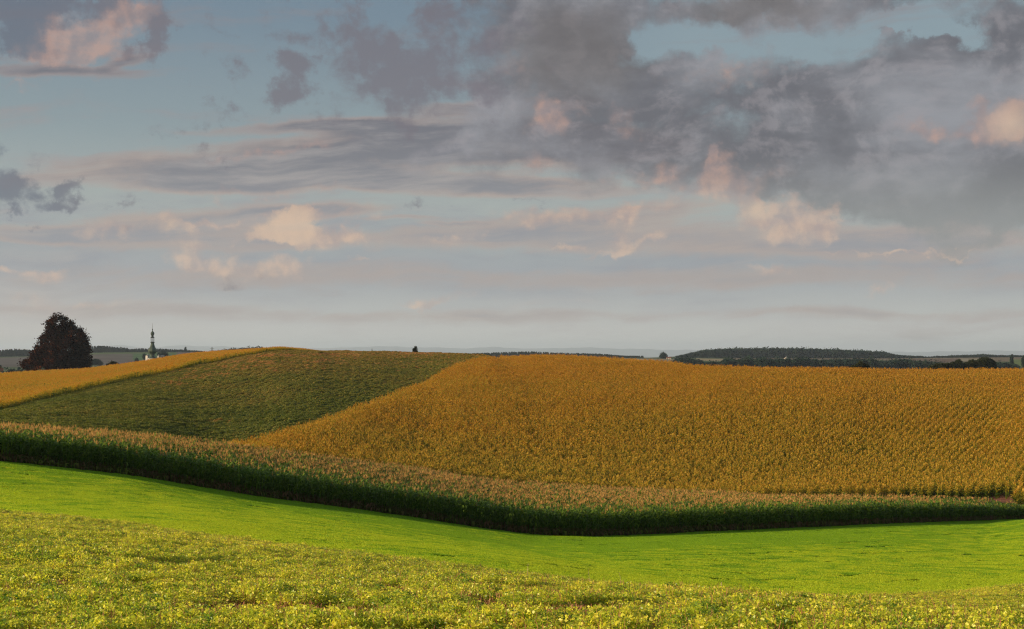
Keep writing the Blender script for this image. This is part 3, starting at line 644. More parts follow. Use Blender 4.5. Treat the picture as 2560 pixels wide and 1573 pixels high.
def fan_grid(sp, y0, y1, pxa, pxb):
    xs = np.arange(-60, 60, sp); ys = np.arange(y0, y1, sp); X, Yg = np.meshgrid(xs, ys); X = X.ravel() + rng.uniform(-.5, .5, X.size) * sp; Yg = Yg.ravel() + rng.uniform(-.5, .5, Yg.size) * sp
    px = CX + F * X / Yg; m = (px > pxa) & (px < pxb); return X[m], Yg[m], px[m]
def vnoise(x, y, s, seed=0):
    g = np.random.default_rng(seed); T = g.random((257, 257)); u = (x * s) % 256; v = (y * s) % 256; a = u.astype(int); b = v.astype(int); fa = u - a; fb = v - b
    fa = fa * fa * (3 - 2 * fa); fb = fb * fb * (3 - 2 * fb)
    return (T[a, b] * (1 - fa) + T[a + 1, b] * fa) * (1 - fb) + (T[a, b + 1] * (1 - fa) + T[a + 1, b + 1] * fa) * fb
X, Yg, px = fan_grid(.36, 9.5, 80, -200, 2760)
m = Yg < f_YbA(px) + rng.normal(0, .15, len(X)); X, Yg = X[m], Yg[m]; px = px[m]
# bare streaks running across the field, and smaller gaps
def line_gap(yy, wd): return np.exp(-.5 * ((Yg + .03 * X + .5 * np.sin(X * .35) - yy) / wd) ** 2)
pyB = HY - F * (H(X, Yg) + .12) / Yg + 3. * np.sin(px / 90.) + 5 * (vnoise(X, Yg, .8, 9) - .5)
def band(y0, wd, a, b, sl=0.): return np.exp(-.5 * ((pyB - y0 - sl * (px - a)) / wd) ** 2) * np.clip((px - a) / 40, 0, 1) * np.clip((b - px) / 40, 0, 1)
gap = 1.6 * band(1468, 8, -200, 720) * (vnoise(X, Yg, .6, 3) > .25) + 1.3 * band(1416, 5, 240, 700) * (vnoise(X, Yg, .5, 4) > .45) + 1.5 * band(1528, 9, 1150, 1750) * (vnoise(X, Yg, .7, 12) > .3) + 1.3 * band(1495, 8, -200, 260) * (vnoise(X, Yg, .8, 13) > .4) + 1.2 * band(1535, 9, 350, 1000) * (vnoise(X, Yg, .8, 14) > .5) + 1.0 * band(1488, 7, 900, 1500) * (vnoise(X, Yg, .6, 15) > .55) + 1.0 * band(1545, 8, 1900, 2600) * (vnoise(X, Yg, .7, 16) > .5) + .9 * band(1385, 4, -100, 500) * (vnoise(X, Yg, .4, 17) > .5)
gap_old = 1.3 * line_gap(15.1, .38) * (vnoise(X, Yg, .55, 3) > .35) + 1.1 * line_gap(18.9, .38) * (vnoise(X, Yg, .5, 4) > .5) + 1.1 * line_gap(12.9, .26) * (vnoise(X, Yg, .8, 5) > .45) + .9 * line_gap(25, .5) * (vnoise(X, Yg, .4, 6) > .5) + .8 * line_gap(32, .6) * (vnoise(X, Yg, .3, 7) > .5)
gap += 1. * (vnoise(X, Yg, .9, 8) > .84)
thin = rng.random(len(X)) < gap; gp_ = gap
S = (.62 + .35 * vnoise(X, Yg, .7, 11) + .38 * vnoise(X * .22 + 30, Yg * 1.1 + 4, 1., 19)) * rng.uniform(.85, 1.15, len(X)) * (1 - .3 * np.clip(gp_, 0, 1))
rot = tilt_rot(X, Yg, rng.uniform(0, 6.28, len(X)))
scatter('bean_field', np.stack([X, Yg, H(X, Yg)], 1), rot, np.stack([np.ones_like(S), np.ones_like(S), S], 1), np.where(thin, 10 + rng.integers(0, 3, len(X)), rng.integers(0, 10, len(X))), bp,
        'yellowing leafy crop with reddish gaps filling the foreground', 'crop')
print('bean', len(X))

def clover_proto(q, n=1500, W_=1.15, hh=.13, tm=.35):
    g = np.random.default_rng(700 + q); sb = SB()
    cx_, cy_ = g.uniform(-W_ / 2, W_ / 2, (2, n)); hz = hh * (1. + .0 * np.sin(cx_ * 5 + q) * np.sin(cy_ * 4.3 + q * 2)); z = hz * g.uniform(.75, 1.03, n)
    Q = leaf_quads(g, n, cx_, cy_, np.maximum(z, .02), .05, 1.0, 1.6)
    sb.quads(Q, np.clip(g.normal(tm, .16, n), 0, 1), 0)
    return sb.obj('clover_patch_%02d' % q, [M['clover']])
cp = [clover_proto(q, tm=(.22 if q < 4 else .78)) for q in range(8)]
xs = np.arange(-75, 90, .72); ys = np.arange(28, 185, .72); X, Yg = np.meshgrid(xs, ys); X = X.ravel() + rng.uniform(-.18, .18, X.size); Yg = Yg.ravel() + rng.uniform(-.18, .18, Yg.size)
px = CX + F * X / Yg; m = (px > -250) & (px < 2780) & (Yg > f_YbA(px) + .5) & (Yg < f_YcF(px) - .9); X, Yg, px = X[m], Yg[m], px[m]
# drill lines parallel to the field edges: lower growth
u = (Yg - f_YbA(px)) / (f_YcF(px) - f_YbA(px))
S = .97 + .06 * vnoise(X, Yg, .25, 21); 
ln_ = u * 12 + .25 * vnoise(X, Yg, .06, 23); tr = (np.abs(ln_ - np.round(ln_)) < .10) & (vnoise(X, Yg, .12, 22) > .40)
S = np.where(tr, S * .55, S); ed = np.clip(1 - (Yg - f_YbA(px)) / 2.2, 0, 1); S *= 1 + .6 * ed
rot = tilt_rot(X, Yg, rng.uniform(0, 6.28, len(X)))
scatter('green_field', np.stack([X, Yg, H(X, Yg)], 1), rot, np.stack([np.ones_like(S), np.ones_like(S), S], 1), np.where(rng.random(len(X)) < np.clip(1.05 - u * 1.1 + .5 * (vnoise(X, Yg, .08, 27) - .5), 0, 1), 4, 0) + rng.integers(0, 4, len(X)), cp,
        'bright lime green low crop in the hollow before the tall corn', 'crop')
print('clover', len(X))

def beet_proto(q, n=150, L=1.3, hh=.55, tm=.33):
    g = np.random.default_rng(900 + q); sb = SB()
    cx_ = g.uniform(-L / 2, L / 2, n); cy_ = g.normal(0, .26, n); z = hh * (1 - (cy_ / .75) ** 2) * g.uniform(.3, 1., n) * (.8 + .25 * math.sin(q))
    Q = leaf_quads(g, n, cx_, cy_, np.maximum(z, .04), .20, .8, 1.4)
    sb.quads(Q, np.clip(g.normal(tm, .15, n), 0, 1), 0)
    return sb.obj('olive_patch_%02d' % q, [M['beet']])
dp = [beet_proto(q) for q in range(8)] + [beet_proto(q, tm=.80, hh=.45) for q in range(8, 11)]
rdD = np.array([.33, .944])
P = rows_dir(rdD, -120, 40, 125, 520, 1.05, 1.25); px = CX + F * P[:, 0] / P[:, 1]; Yv = P[:, 1]
lo = np.where(px > 575, f_Ycd(px) + 1.5, f_YcB(px) + 6); hi = np.where(px < 800, f_Yd(px) - .8, f_Ycr(px) + 10)
m = (px > -160) & (px < 1270) & (Yv > lo) & (Yv < hi); P = P[m]; px = px[m]
zs = .6 + .55 * vnoise(P[:, 0], P[:, 1], .16, 31) * (.6 + .8 * vnoise(P[:, 0], P[:, 1], .5, 32))
pyD = HY - F * (H(P[:, 0], P[:, 1]) + .4) / P[:, 1]
dryness = np.zeros(len(P))
for bx_, by_, rx_, ry_ in ((432, 958, 46, 6), (515, 932, 60, 10), (600, 917, 50, 6), (640, 905, 60, 5), (560, 1052, 40, 5), (780, 902, 50, 5), (700, 890, 60, 4), (850, 886, 90, 4), (1020, 884, 120, 3), (480, 945, 50, 5)):
    dryness = np.maximum(dryness, np.exp(-.5 * (((px - bx_) / rx_ * 1.6) ** 2 + ((pyD - by_) / ry_ * 1.6) ** 2)))
dryness = np.clip(dryness + .35 * np.clip((930 - pyD) / 60, 0, 1), 0, 1) * (.4 + .9 * vnoise(P[:, 0], P[:, 1], .2, 36))
isdry = rng.random(len(P)) < dryness * .8
place('olive_field', jit(P, .12), dp, .95, 1.2, vid=np.where(isdry, 8 + rng.integers(0, 3, len(P)), rng.integers(0, 8, len(P))), label= 'dark olive green leafy field on the slope between golden fields', cat='crop', zs=zs)
print('olive', len(P))

# ------------------------------------------------------------------ trees
def card_crown(g, ells, nclump, per, leaf, cr, tmean=.5):
    """ells: (cx,cy,cz,rx,ry,rz). clumps of leaf quads near the surfaces of the ellipsoids"""
    e = np.array(ells, float); wt = (e[:, 3] * e[:, 5]); idx = g.choice(len(e), nclump, p=wt / wt.sum())
    dd = g.normal(size=(nclump, 3)); dd /= np.linalg.norm(dd, axis=1)[:, None]; rad = g.uniform(.55, 1.0, nclump) ** .6
    cc = e[idx, :3] + dd * e[idx, 3:] * rad[:, None]
    k = np.repeat(np.arange(nclump), per); n = len(k); crs = cr * g.uniform(.6, 1.3, nclump)
    p = cc[k] + g.normal(size=(n, 3)) * crs[k][:, None] * .5
    t = np.clip(tmean + g.normal(0, .16, nclump)[k] + g.normal(0, .1, n), 0, 1)
    Q = leaf_quads(g, n, p[:, 0], p[:, 1], p[:, 2], leaf, 1.2, 1.3)
    return Q, t
def tube_mesh(name, P, rad, mat, parent=None, sides=8, link=True):
    P = np.asarray(P, float); V = []; 
    for p, r in zip(P, rad):
        for k in range(sides): a = 2 * math.pi * k / sides; V.append((p[0] + r * math.cos(a), p[1] + r * math.sin(a), p[2]))
    Fc = [[i * sides + k, i * sides + (k + 1) % sides, (i + 1) * sides + (k + 1) % sides, (i + 1) * sides + k] for i in range(len(P) - 1) for k in range(sides)]
    Fc += [list(range(sides))[::-1], [len(V) - sides + k for k in range(sides)]]
    return mesh_obj(name, V, Fc, mat, parent=parent, link=link)
def empty(name, loc, label, cat, group=None):
    o = bpy.data.objects.new(name, None); C.objects.link(o); o.location = loc; tag(o, label, cat, group); return o
def tree(name, label, cat, Y, ells_px, mat, nclump, per, leaf, cr, seed, group=None, tmean=.5, trunk=None, branches=0):
    """ells_px: crown lobes as (px,py,rx,ry) at distance Y, turned into ellipsoids of real size"""
    g = np.random.default_rng(seed); s = Y / F
    xs_ = [e[0] for e in ells_px]; cxp = sum(xs_) / len(xs_) if trunk is None else trunk
    bx = pxy(cxp, Y); bz = float(H(bx, Y)); root = empty(name, (bx, Y, bz), label, cat, group)
    E_ = []
    for e in ells_px:
        ex, ey, rx, ry = e[:4]; dy = g.uniform(-.35, .35) * rx * s
        E_.append((pxy(ex, Y) - bx, dy, -(ey - HY) * s - bz, rx * s, rx * s * .95, ry * s))
    Q, t = card_crown(g, E_, nclump, per, leaf, cr, tmean)
    Q[..., 2] = np.maximum(Q[..., 2], .05)
    sb = SB(); sb.quads(Q, t, 0); cr_o = sb.obj('crown', [mat]); C.objects.link(cr_o); cr_o.parent = root
    top = max(e[2] + e[5] for e in E_) * .8; tr_ = max(.12, top * .028)
    hs = np.linspace(-.4, top, 7); Pt = np.stack([np.cumsum(g.normal(0, tr_ * .4, 7)), np.cumsum(g.normal(0, tr_ * .4, 7)), hs], 1); Pt[0, :2] = 0; Pt[1, :2] = 0
    tk = tube_mesh('trunk', Pt, tr_ * np.array([1.3, 1., .85, .7, .5, .35, .15]), M['bark'], root)
    for b_ in range(branches):
        k = g.integers(1, 4); p0 = Pt[k]; e = E_[b_ % len(E_)]; p1 = np.array(e[:3]) * .8 + p0 * .2
        tt = np.linspace(0, 1, 5)[:, None]; Pb = p0 + (p1 - p0) * tt + np.array([0, 0, 1]) * (np.sin(tt * 3.14) * .6)
        bo = tube_mesh('branch', Pb, tr_ * np.array([.5, .4, .3, .2, .08]), M['bark'], root, 6)
    return root
tree('linden_tree', 'huge dark reddish brown tree alone on the far left ridge', 'tree', 600,
     [(150, 806, 20, 20), (131, 818, 14, 20), (168, 822, 17, 20), (127, 834, 14, 18), (140, 838, 20, 18), (178, 838, 22, 24), (196, 850, 24, 30), (205, 876, 21, 34), (207, 900, 19, 26), (160, 880, 34, 42), (150, 850, 22, 34), (112, 862, 16, 26), (118, 890, 24, 34),
      (96, 888, 13, 26), (95, 904, 28, 24), (72, 914, 13, 14), (64, 910, 7, 12), (150, 908, 60, 18), (190, 905, 34, 20)],
     M['linden'], 1150, 50, .55, 1.35, 3, branches=10, trunk=150, tmean=.45)
tree('cypress_bush', 'small spiky dark conifer clump alone on the skyline', 'bush', 480,
     [(1038, 870, 1.8, 5), (1040, 871, 1.6, 5), (1033, 875, 1., 5), (1043, 877, 1.2, 4), (1038, 879, 3.5, 4), (1036, 877, 3.2, 5)], M['near_leaf'], 90, 30, .18, .28, 4, tmean=.3, trunk=1038)
for k, (lab, Y, ells, mat, sd_) in enumerate([
    ('round dark tree beside the small red-roofed farm building', 2150, [(1658, 888, 6, 6), (1655, 892, 6, 5), (1662, 891, 6, 6)], 'far_leaf', 21),
    ('largest rounded tree of the dark group behind the golden hill', 700, [(2462, 909, 22, 15), (2474, 912, 15, 14), (2450, 912, 14, 12), (2484, 918, 8, 9)], 'near_leaf', 22),
    ('mid-height tree left of the largest in the dark group', 690, [(2432, 911, 14, 11), (2420, 915, 14, 9)], 'near_leaf', 23),
    ('small pointed tree in the middle of the dark group', 680, [(2396, 911, 10, 11), (2384, 914, 10, 9), (2404, 916, 10, 8)], 'near_leaf', 24),
    ('low spreading shrub at the left end of the dark group', 670, [(2350, 917, 18, 8), (2332, 920, 12, 7), (2368, 917, 12, 8)], 'near_leaf', 25),
    ('low dark bush peeking over the middle of the golden crest', 520, [(2152, 915, 10, 8), (2164, 918, 8, 6), (2138, 919, 10, 6)], 'near_leaf', 26),
    ('tall slim conifer standing above the far-right trees', 1500, [(2529, 900, 3.5, 10), (2530, 892, 2, 6), (2529, 908, 4, 9)], 'far_leaf', 27),
    ('dark tree cut off by the right edge of the picture', 1100, [(2562, 903, 7, 13), (2566, 912, 9, 10)], 'far_leaf', 28),
    ('rounded dark bush behind the left ridge beside the big tree', 640, [(284, 911, 8, 6), (275, 913, 8, 4), (293, 914, 6, 4)], 'near_leaf', 29),
    ('low blue-grey tree clump just right of the big tree', 1500, [(240, 905, 10, 7), (248, 908, 8, 6), (230, 907, 9, 6)], 'far_leaf', 30),
    ('small lone tree in the pale meadow left of the steeple', 1600, [(341, 901, 3, 4), (342, 904, 3.4, 4)], 'far_leaf', 31),
    ('tiny round tree just behind the steeple-side houses', 1700, [(409, 884, 6, 5), (400, 886, 7, 4), (415, 887, 4, 4)], 'far_leaf', 32),
    ('small tree at the left of the white house near the steeple', 1650, [(361, 891, 3, 5), (362, 894, 4, 4)], 'far_leaf', 33),
    ('tallest treetop rising from the hilltop woods behind the steeple', 2700, [(464, 873, 1.6, 5), (463, 877, 1.8, 4)], 'far_leaf', 34)]):
    A = sum(e[2] * e[3] for e in ells); s_ = Y / F
    tree('tree' if 'bush' not in lab and 'shrub' not in lab else 'bush', lab, 'bush' if 'bush' in lab or 'shrub' in lab else 'tree', Y, ells, M[mat],
         int(140 + A * 1.0), 34, max(.28, 1.0 * s_), max(.5, min(3.0, .9 * min(e[2] for e in ells)) * s_), sd_, tmean=.45)

# woods: masses of far trees
def wood_proto(q, conifer):
    g = np.random.default_rng(1200 + q); sb = SB()
    if conifer:
        n = 420; z = g.uniform(.08, 1, n) ** .9; r = (1.04 - z) * .20 * g.uniform(.5, 1.05, n); a = g.uniform(0, 6.28, n)
        Q = leaf_quads(g, n, r * np.cos(a), r * np.sin(a), z, .085, .9, 1.5)
    else:
        E_ = [(0, 0, .55, .30, .30, .38), (g.uniform(-.15, .15), g.uniform(-.1, .1), .75, .2, .2, .22), (g.uniform(-.2, .2), g.uniform(-.2, .2), .45, .25, .25, .25)]
        Q, _ = card_crown(g, E_, 60, 9, .11, .14); n = len(Q)
    sb.quads(Q, np.clip(g.normal(.5, .2, n), 0, 1), 0)
    for q2 in (0, 1.57):
        sb.strip(np.array([[0, 0, -.05], [0, 0, .8]]), np.array([[math.cos(q2), math.sin(q2), 0]] * 2) * .015, .1, 0)
    return sb.obj('wood_tree_%02d' % q, [M['far_leaf']])
wc = [wood_proto(q, True) for q in range(4)]; wd = [wood_proto(q + 4, False) for q in range(5)]
def wood(name, label, top_pts, pxa, pxb, Y0, Y1, sp, protos, hmin, hmax, seed, rough=.1):
    g = np.random.default_rng(seed); out = []
    n = int((pxb - pxa) / F * (Y0 + Y1) / 2 * (Y1 - Y0) / sp ** 2)
    pxs = g.uniform(pxa, pxb, n); Ys = g.uniform(Y0, Y1, n); X = pxy(pxs, Ys); z = H(X, Ys)
    ty = np.interp(pxs, [p[0] for p in top_pts], [p[1] for p in top_pts]); zt = -(ty - HY) / F * Ys
    f = (Ys - Y0) / (Y1 - Y0)
    h = (zt - z) * g.uniform(1 - rough * 2.6, 1 + rough * .9, n); ok = h > 2.5; h = np.clip(h, hmin, hmax)
    X, Ys, z, h = X[ok], Ys[ok], z[ok], h[ok]; n = len(X)
    rot = np.zeros((n, 3)); rot[:, 2] = g.uniform(0, 6.28, n); wdt = np.clip(h * g.uniform(.8, 1.1, n), 9, 30)
    print(name, n)
    return scatter(name, np.stack([X, Ys, z - .3], 1), rot, np.stack([wdt, wdt, h], 1), g.integers(0, len(protos), n), protos, label, 'woodland')
wood('left_woodland', 'dark blue-grey wood on the horizon left of the big tree', [(-200, 877), (0, 876), (40, 873), (80, 875), (180, 873)], -160, 190, 2560, 2760, 8, wc, 8, 26, 1)
wood('ridge_woodland', 'spiky dark wood on the ridge behind the steeple', [(180, 867), (228, 866), (262, 865.5), (290, 868), (316, 869), (326, 873), (345, 871), (400, 872), (440, 873.5), (480, 875.5), (510, 878)], 190, 512, 2640, 2800, 7.5, wc, 5, 24, 2)
wood('crest_woodland', 'low dark treetops rising just behind the far left ridge', [(530, 880), (548, 876), (570, 873), (600, 871), (640, 868.5)], 540, 660, 2300, 2450, 8, wd, 5, 24, 3)
wood('centre_woodland', 'thin dark line of distant wood behind the corn hill', [(1160, 884), (1210, 882.5), (1280, 880), (1330, 879.5), (1400, 882), (1500, 884.5), (1560, 889), (1620, 892), (1650, 893)], 1150, 1650, 2500, 2680, 8, wc, 4, 26, 4)
wood('hill_woodland', 'dark wooded hill on the right horizon', [(1680, 894), (1700, 889), (1720, 884), (1740, 880), (1760, 876), (1800, 873.5), (1850, 872), (2000, 872), (2100, 875), (2200, 879), (2225, 883), (2240, 887), (2275, 889.5), (2330, 894)], 1684, 2330, 2480, 2900, 8.5, wc + wd[:2], 4, 27, 5)
wood('far_right_woodland', 'blue-grey wood on the low ridge at the right edge', [(2310, 894), (2330, 892), (2360, 891), (2380, 888.5), (2430, 887), (2460, 885.5), (2490, 887.5), (2560, 890), (2700, 890)], 2310, 2720, 2560, 2800, 8, wc + wd[:1], 4, 26, 6)
wood('valley_woodland', 'darker leafy belt of trees in the valley before the wooded hill', [(1690, 897), (1712, 893), (1745, 900), (1762, 905), (1805, 905), (1812, 898), (1860, 897), (1905, 894), (1920, 897), (1965, 898), (2000, 896), (2040, 899), (2050, 905), (2056, 900), (2130, 898), (2180, 899), (2200, 903), (2240, 900), (2262, 897.5), (2275, 902), (2330, 904), (2370, 908)], 1686, 2370, 1380, 1560, 8, wd, 4, 22, 7, .14)
wood('valley_right_woodland', 'leafy trees in the valley at the far right', [(2480, 906), (2500, 906), (2520, 905), (2540, 910), (2548, 914)], 2478, 2542, 1400, 1500, 8, wd, 4, 18, 8, .14)
wood('valley_left_woodland', 'blue-grey trees in the hollow left of the big tree', [(-200, 914), (0, 913), (20, 916), (50, 915), (70, 914)], -160, 75, 1000, 1120, 8, wd, 4, 20, 9, .2)
wood('hollow_woodland', 'low dark trees in the hollow between big tree and meadow', [(225, 915), (240, 913), (262, 914), (285, 916)], 222, 300, 1000, 1080, 8, wd, 4, 20, 10, .2)

# ------------------------------------------------------------------ church steeple
YS = 1000.; sS = YS / F; sx = pxy(381.2, YS); sz = float(H(sx, YS))
church = empty('church_tower', (sx, YS, sz), 'baroque church tower with green copper onion dome and open lantern', 'tower')
def zpx(y): return -(y - HY) * sS - sz
def lathe(name, prof, mat, sides=8, parent=church, rot=R(12)):
    V = []; Fc = []
    for z, r in prof:
        for k in range(sides): a = rot + 2 * math.pi * k / sides; V.append((r * math.cos(a), r * math.sin(a), z))
    for i in range(len(prof) - 1):
        for k in range(sides): Fc.append([i * sides + k, i * sides + (k + 1) % sides, (i + 1) * sides + (k + 1) % sides, (i + 1) * sides + k])
    Fc.append(list(range(sides))[::-1]); Fc.append([len(V) - sides + k for k in range(sides)])
    return mesh_obj(name, V, Fc, mat, parent=parent)
def smoothprof(pts, n=26):
    ys = np.array([p[0] for p in pts]); rs = np.array([p[1] for p in pts]); t = np.linspace(0, 1, len(pts)); tt = np.linspace(0, 1, n)
    # Catmull-Rom
    out = []
    for u in tt:
        k = min(int(u * (len(pts) - 1)), len(pts) - 2); f = u * (len(pts) - 1) - k
        def cr(a): 
            p0, p1, p2, p3 = a[max(k - 1, 0)], a[k], a[k + 1], a[min(k + 2, len(a) - 1)]
            return .5 * (2 * p1 + (p2 - p0) * f + (2 * p0 - 5 * p1 + 4 * p2 - p3) * f * f + (3 * p1 - p0 - 3 * p2 + p3) * f ** 3)
        out.append((zpx(cr(ys)), cr(rs) * sS))
    return out
def box(V, Fc, x0, x1, y0, y1, z0, z1):
    b = len(V); V += [(x0, y0, z0), (x1, y0, z0), (x1, y1, z0), (x0, y1, z0), (x0, y0, z1), (x1, y0, z1), (x1, y1, z1), (x0, y1, z1)]
    Fc += [[b + q for q in f] for f in ((0, 3, 2, 1), (4, 5, 6, 7), (0, 1, 5, 4), (1, 2, 6, 5), (2, 3, 7, 6), (3, 0, 4, 7))]
wall = lathe('wall', [(-1, 10.3 * sS), (zpx(897.5), 10.3 * sS), (zpx(897.3), 10.9 * sS), (zpx(896.), 11.1 * sS)], M['render_wall'])
for a in range(8):       # belfry windows, recessed dark arches below the cornice
    V = []; Fc = []; box(V, Fc, -1.0, 1.0, -.2, .2, zpx(925), zpx(910)); 
    wo = mesh_obj('window', V, Fc, M['glass'], parent=wall); ang = R(12) + math.pi / 8 + a * math.pi / 4; rr0 = 10.3 * sS * math.cos(math.pi / 8) - .1
    wo.location = (rr0 * math.cos(ang), rr0 * math.sin(ang), 0); wo.rotation_euler = (0, 0, ang + math.pi / 2)
lathe('onion_dome', smoothprof([(895.8, 10.6), (894.2, 9.6), (891, 6.4), (888.3, 5.2), (885.5, 5.7), (881.5, 9.0), (876.8, 10.6), (872.6, 9.4), (868, 6.7), (863, 4.8), (859, 4.2), (857.6, 4.2)], 40), M['copper'])
lathe('gallery', [(zpx(857.6), 4.3 * sS), (zpx(857.2), 5.2 * sS), (zpx(856.2), 5.3 * sS), (zpx(855.8), 4.5 * sS), (zpx(854.6), 4.4 * sS)], M['copper_dark'])
V = []; Fc = []
for k in range(8):
    a = R(12) + k * math.pi / 4; x_, y_ = 3.9 * sS * math.cos(a), 3.9 * sS * math.sin(a); b = .55 * sS
    box(V, Fc, x_ - b / 2, x_ + b / 2, y_ - b / 2, y_ + b / 2, zpx(854.7), zpx(844.9))
mesh_obj('lantern', V, Fc, M['copper_dark'], parent=church)
lathe('lantern_roof', [(zpx(845.0), 4.4 * sS), (zpx(844.4), 4.5 * sS), (zpx(843.2), 4.8 * sS), (zpx(842), 3.2 * sS), (zpx(841), 2.5 * sS)], M['copper_dark'])
lathe('upper_onion', smoothprof([(841.1, 2.5), (839.2, 2.7), (836.8, 4.0), (833.9, 4.6), (831, 3.7), (828.5, 1.7), (826, .8), (824.2, .55)], 26), M['copper'])
lathe('finial_ball', smoothprof([(825, .3), (824.6, 1.0), (823.5, 1.35), (822.4, 1.0), (822, .3)], 14), M['copper_dark'], 12)
lathe('finial_spike', [(zpx(824), .35 * sS), (zpx(817.5), .28 * sS), (zpx(808), .12 * sS)], M['copper_dark'], 6)
V = []; Fc = []; box(V, Fc, -.85 * sS, .85 * sS, -.12, .12, zpx(815.4), zpx(814.8)); mesh_obj('cross', V, Fc, M['gilt'], parent=church)

# ------------------------------------------------------------------ houses
def house(label, px, ybase, Y, Wm, Dm, Hm, Rm, rot, wallm, roofm, windows=2):
    x = pxy(px, Y); z0 = float(H(x, Y)); zt = -(ybase - HY) / F * Y
    root = empty('house', (x, Y, z0), label, 'house'); root.rotation_euler = (0, 0, R(rot))
    b0 = -.5; e = max(zt - z0, 0) + Hm
    V = [(-Wm / 2, -Dm / 2, b0), (Wm / 2, -Dm / 2, b0), (Wm / 2, Dm / 2, b0), (-Wm / 2, Dm / 2, b0), (-Wm / 2, -Dm / 2, e), (Wm / 2, -Dm / 2, e), (Wm / 2, Dm / 2, e), (-Wm / 2, Dm / 2, e), (-Wm / 2, 0, e + Rm), (Wm / 2, 0, e + Rm)]
    mesh_obj('wall', V, [[0, 3, 2, 1], [0, 1, 5, 4], [2, 3, 7, 6], [3, 0, 4, 8, 7], [1, 2, 6, 9, 5], [4, 5, 9, 8], [6, 7, 8, 9]], wallm, parent=root)
    o = .4; t = .22; sl_ = Rm / (Dm / 2); V = []; Fc = []
    for s in (-1, 1):
        b = len(V); y1 = s * (Dm / 2 + o); z1 = e - o * sl_
        V += [(-Wm / 2 - o, y1, z1 + .02), (Wm / 2 + o, y1, z1 + .02), (Wm / 2 + o, 0, e + Rm + .02), (-Wm / 2 - o, 0, e + Rm + .02)]; V += [(a_, b_, c_ + t) for a_, b_, c_ in V[b:b + 4]]
        Fc += [[b + q for q in f] for f in ((0, 1, 2, 3), (7, 6, 5, 4), (0, 4, 5, 1), (1, 5, 6, 2), (2, 6, 7, 3), (3, 7, 4, 0))]
    rf = mesh_obj('roof', V, Fc, roofm, parent=root)
    V = []; Fc = []; box(V, Fc, Wm * .2, Wm * .2 + .6, -.3, .3, e + Rm - .6, e + Rm + .9); mesh_obj('chimney', V, Fc, roofm, parent=rf)
    for k in range(windows):
        V = []; Fc = []; xc = (k + .5) / windows * Wm - Wm / 2; box(V, Fc, xc - .5, xc + .5, -Dm / 2 - .03, -Dm / 2 + .1, e - 1.9, e - .7); mesh_obj('window', V, Fc, M['glass'], parent=root)
    return root
house('cream gabled house at the left edge of the picture', -4, 932, 640, 3.6, 3.2, .9, 1.1, 20, M['cream'], M['roof'], 1)
house('white house immediately left of the steeple base', 368.5, 891.5, 1500, 2.6, 3.0, .7, .8, 60, M['render_wall'], M['roof_grey'], 1)
house('tiny white house nearest the steeple on its right side', 396.0, 890.5, 1500, 1.3, 1.6, .3, .4, 70, M['render_wall'], M['roof_grey'], 1)
house('small white house farther right of the steeple', 406, 891.8, 1500, 3.6, 2.2, .5, .6, 15, M['render_wall'], M['roof_grey'], 1)
house('beige farm building with low red roof on the right skyline', 1672, 898, 2000, 6.5, 5., 1.7, 1.3, -10, M['cream'], M['roof'], 2)
house('white farmhouse among the valley trees below the wooded hill', 1965, 898, 1540, 2.4, 3., 1.2, .9, 55, M['render_wall'], M['roof_grey'], 1)

# ------------------------------------------------------------------ pylon and masts
def pylon(name, label, px, ytop, Y, wide, cat):
    x = pxy(px, Y); z0 = float(H(x, Y)); h = -(ytop - HY) / F * Y - z0; root = empty(name, (x, Y, z0), label, cat)
    V = []; Fc = []; n = 6
    def bar(p, q, r):
        p, q = Vector(p), Vector(q); d_ = (q - p).normalized(); u_ = d_.orthogonal().normalized() * r; v_ = d_.cross(u_); b = len(V)
        for c in (p, q): V.extend([tuple(c + u_), tuple(c + v_), tuple(c - u_), tuple(c - v_)])
        for k in range(4): Fc.append([b + k, b + (k + 1) % 4, b + 4 + (k + 1) % 4, b + 4 + k])
    lv = [(h * k / n, wide * (1 - .85 * k / n)) for k in range(n + 1)]
    for (za, wa), (zb, wb) in zip(lv, lv[1:]):
        ca = [(wa, wa), (-wa, wa), (-wa, -wa), (wa, -wa)]; cb = [(wb, wb), (-wb, wb), (-wb, -wb), (wb, -wb)]
        for k in range(4):
            bar((*ca[k], za), (*cb[k], zb), .22); bar((*ca[k], za), (*cb[(k + 1) % 4], zb), .14)
    mesh_obj('lattice_mast', V, Fc, M['steel'], parent=root)
    for zz, ln in ((h * .78, wide * 2.2), (h * .9, wide * 1.6)):
        V = []; Fc = []; bar((-ln, 0, zz), (ln, 0, zz), .25); mesh_obj('cross_arm', V, Fc, M['steel'], parent=root)
    return root
pylon('power_pylon', 'grey lattice pylon above the far left golden ridge', 530, 868, 1900, 1.9, 'pylon')
pylon('radio_mast', 'thin faint mast above the middle of the skyline', 930, 871, 2400, .8, 'mast')

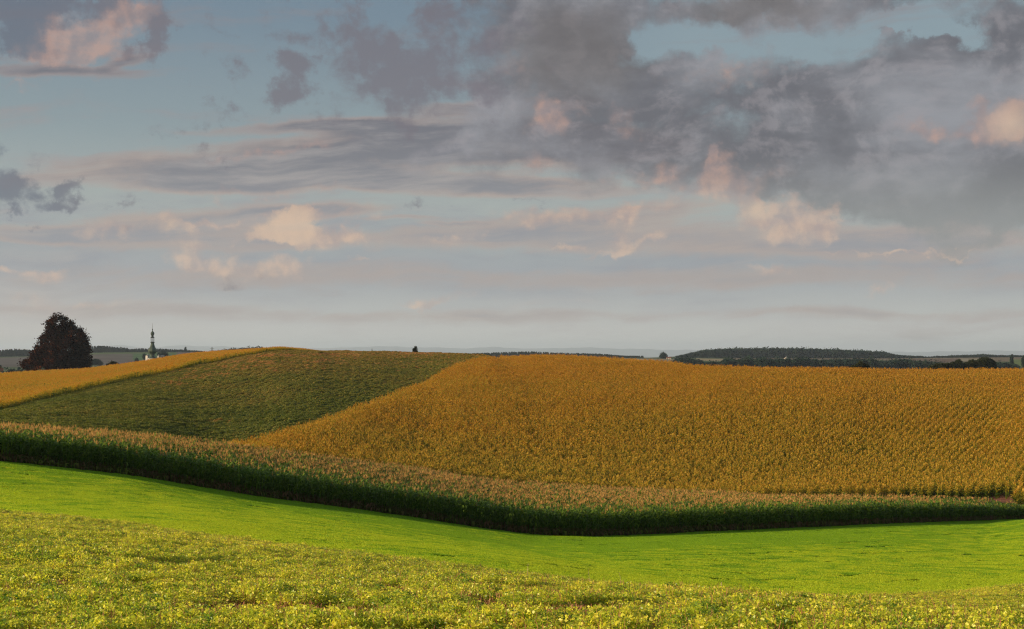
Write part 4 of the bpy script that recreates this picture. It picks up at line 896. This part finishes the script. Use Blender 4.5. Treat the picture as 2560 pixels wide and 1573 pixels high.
# ------------------------------------------------------------------ single weeds and the stake in the foreground
def weed(label, px, ytop, ybot, lean, w_, mat, name='weed_stem', cat='weed', Yw=None):
    Y = Yw; x = pxy(px, Y); z0 = float(H(x, Y)); h = -(ytop - HY) / F * Y - z0
    P = np.array([[0, 0, -.05], [lean * h * .25, 0, h * .35], [lean * h * .6, .01, h * .7], [lean * h, .02, h]])
    o = tube_mesh(name, P, np.array([1, .9, .7, .3]) * w_, mat, None, 6)
    if name == 'weed_stem':
        me = o.data; bm = bmesh.new(); bm.from_mesh(me)
        g = np.random.default_rng(int(px))
        for k in range(7):
            zf = g.uniform(.45, 1.); a = g.uniform(0, 6.28); c = Vector((lean * h * zf, 0, h * zf)); d_ = Vector((math.cos(a) * .05, math.sin(a) * .05, .04)); s_ = Vector((-math.sin(a), math.cos(a), 0)) * .006
            bm.faces.new([bm.verts.new(c - s_), bm.verts.new(c + s_), bm.verts.new(c + d_ * 1.2)])
        bm.to_mesh(me); bm.free()
    o.location = (x, Y, z0); tag(o, label, cat); return o
weed('tallest dry stalk sticking up at the left of the foreground crop', 148, 1283, 1310, .12, .010, M['weed'], Yw=50)
weed('thin dry stalk on the crop edge, centre of the picture', 1317, 1410, 1425, .05, .007, M['weed'], Yw=34)
weed('taller pale stalk on the crop edge right of centre', 1476, 1421, 1440, -.08, .007, M['weed'], Yw=31)
weed('bent dry stalk on the crop edge just left of the pale stake', 1558, 1431, 1448, -.15, .007, M['weed'], Yw=31)
weed('short pale orange stake standing at the crop edge', 1802, 1456, 1472, .03, .022, M['stake'], 'stake', 'stake', Yw=30)

# ------------------------------------------------------------------ haze
V = []; Fc = []; box(V, Fc, -43000, 43000, -43000, 43000, -75, 290)
hm = bpy.data.materials.new('air'); hm.use_nodes = True; A = NT(hm.node_tree); A.n.clear()
ho = A.new('ShaderNodeOutputMaterial'); pv = A.new('ShaderNodeVolumePrincipled')
pv.inputs['Color'].default_value = (.70, .84, 1., 1); pv.inputs['Density'].default_value = .000050; pv.inputs['Anisotropy'].default_value = .1
A.link(pv.outputs[0], ho.inputs['Volume'])
hz = mesh_obj('haze', V, Fc, hm); tag(hz, 'thin pale evening haze over the distant valley and hills', 'haze', kind='stuff')
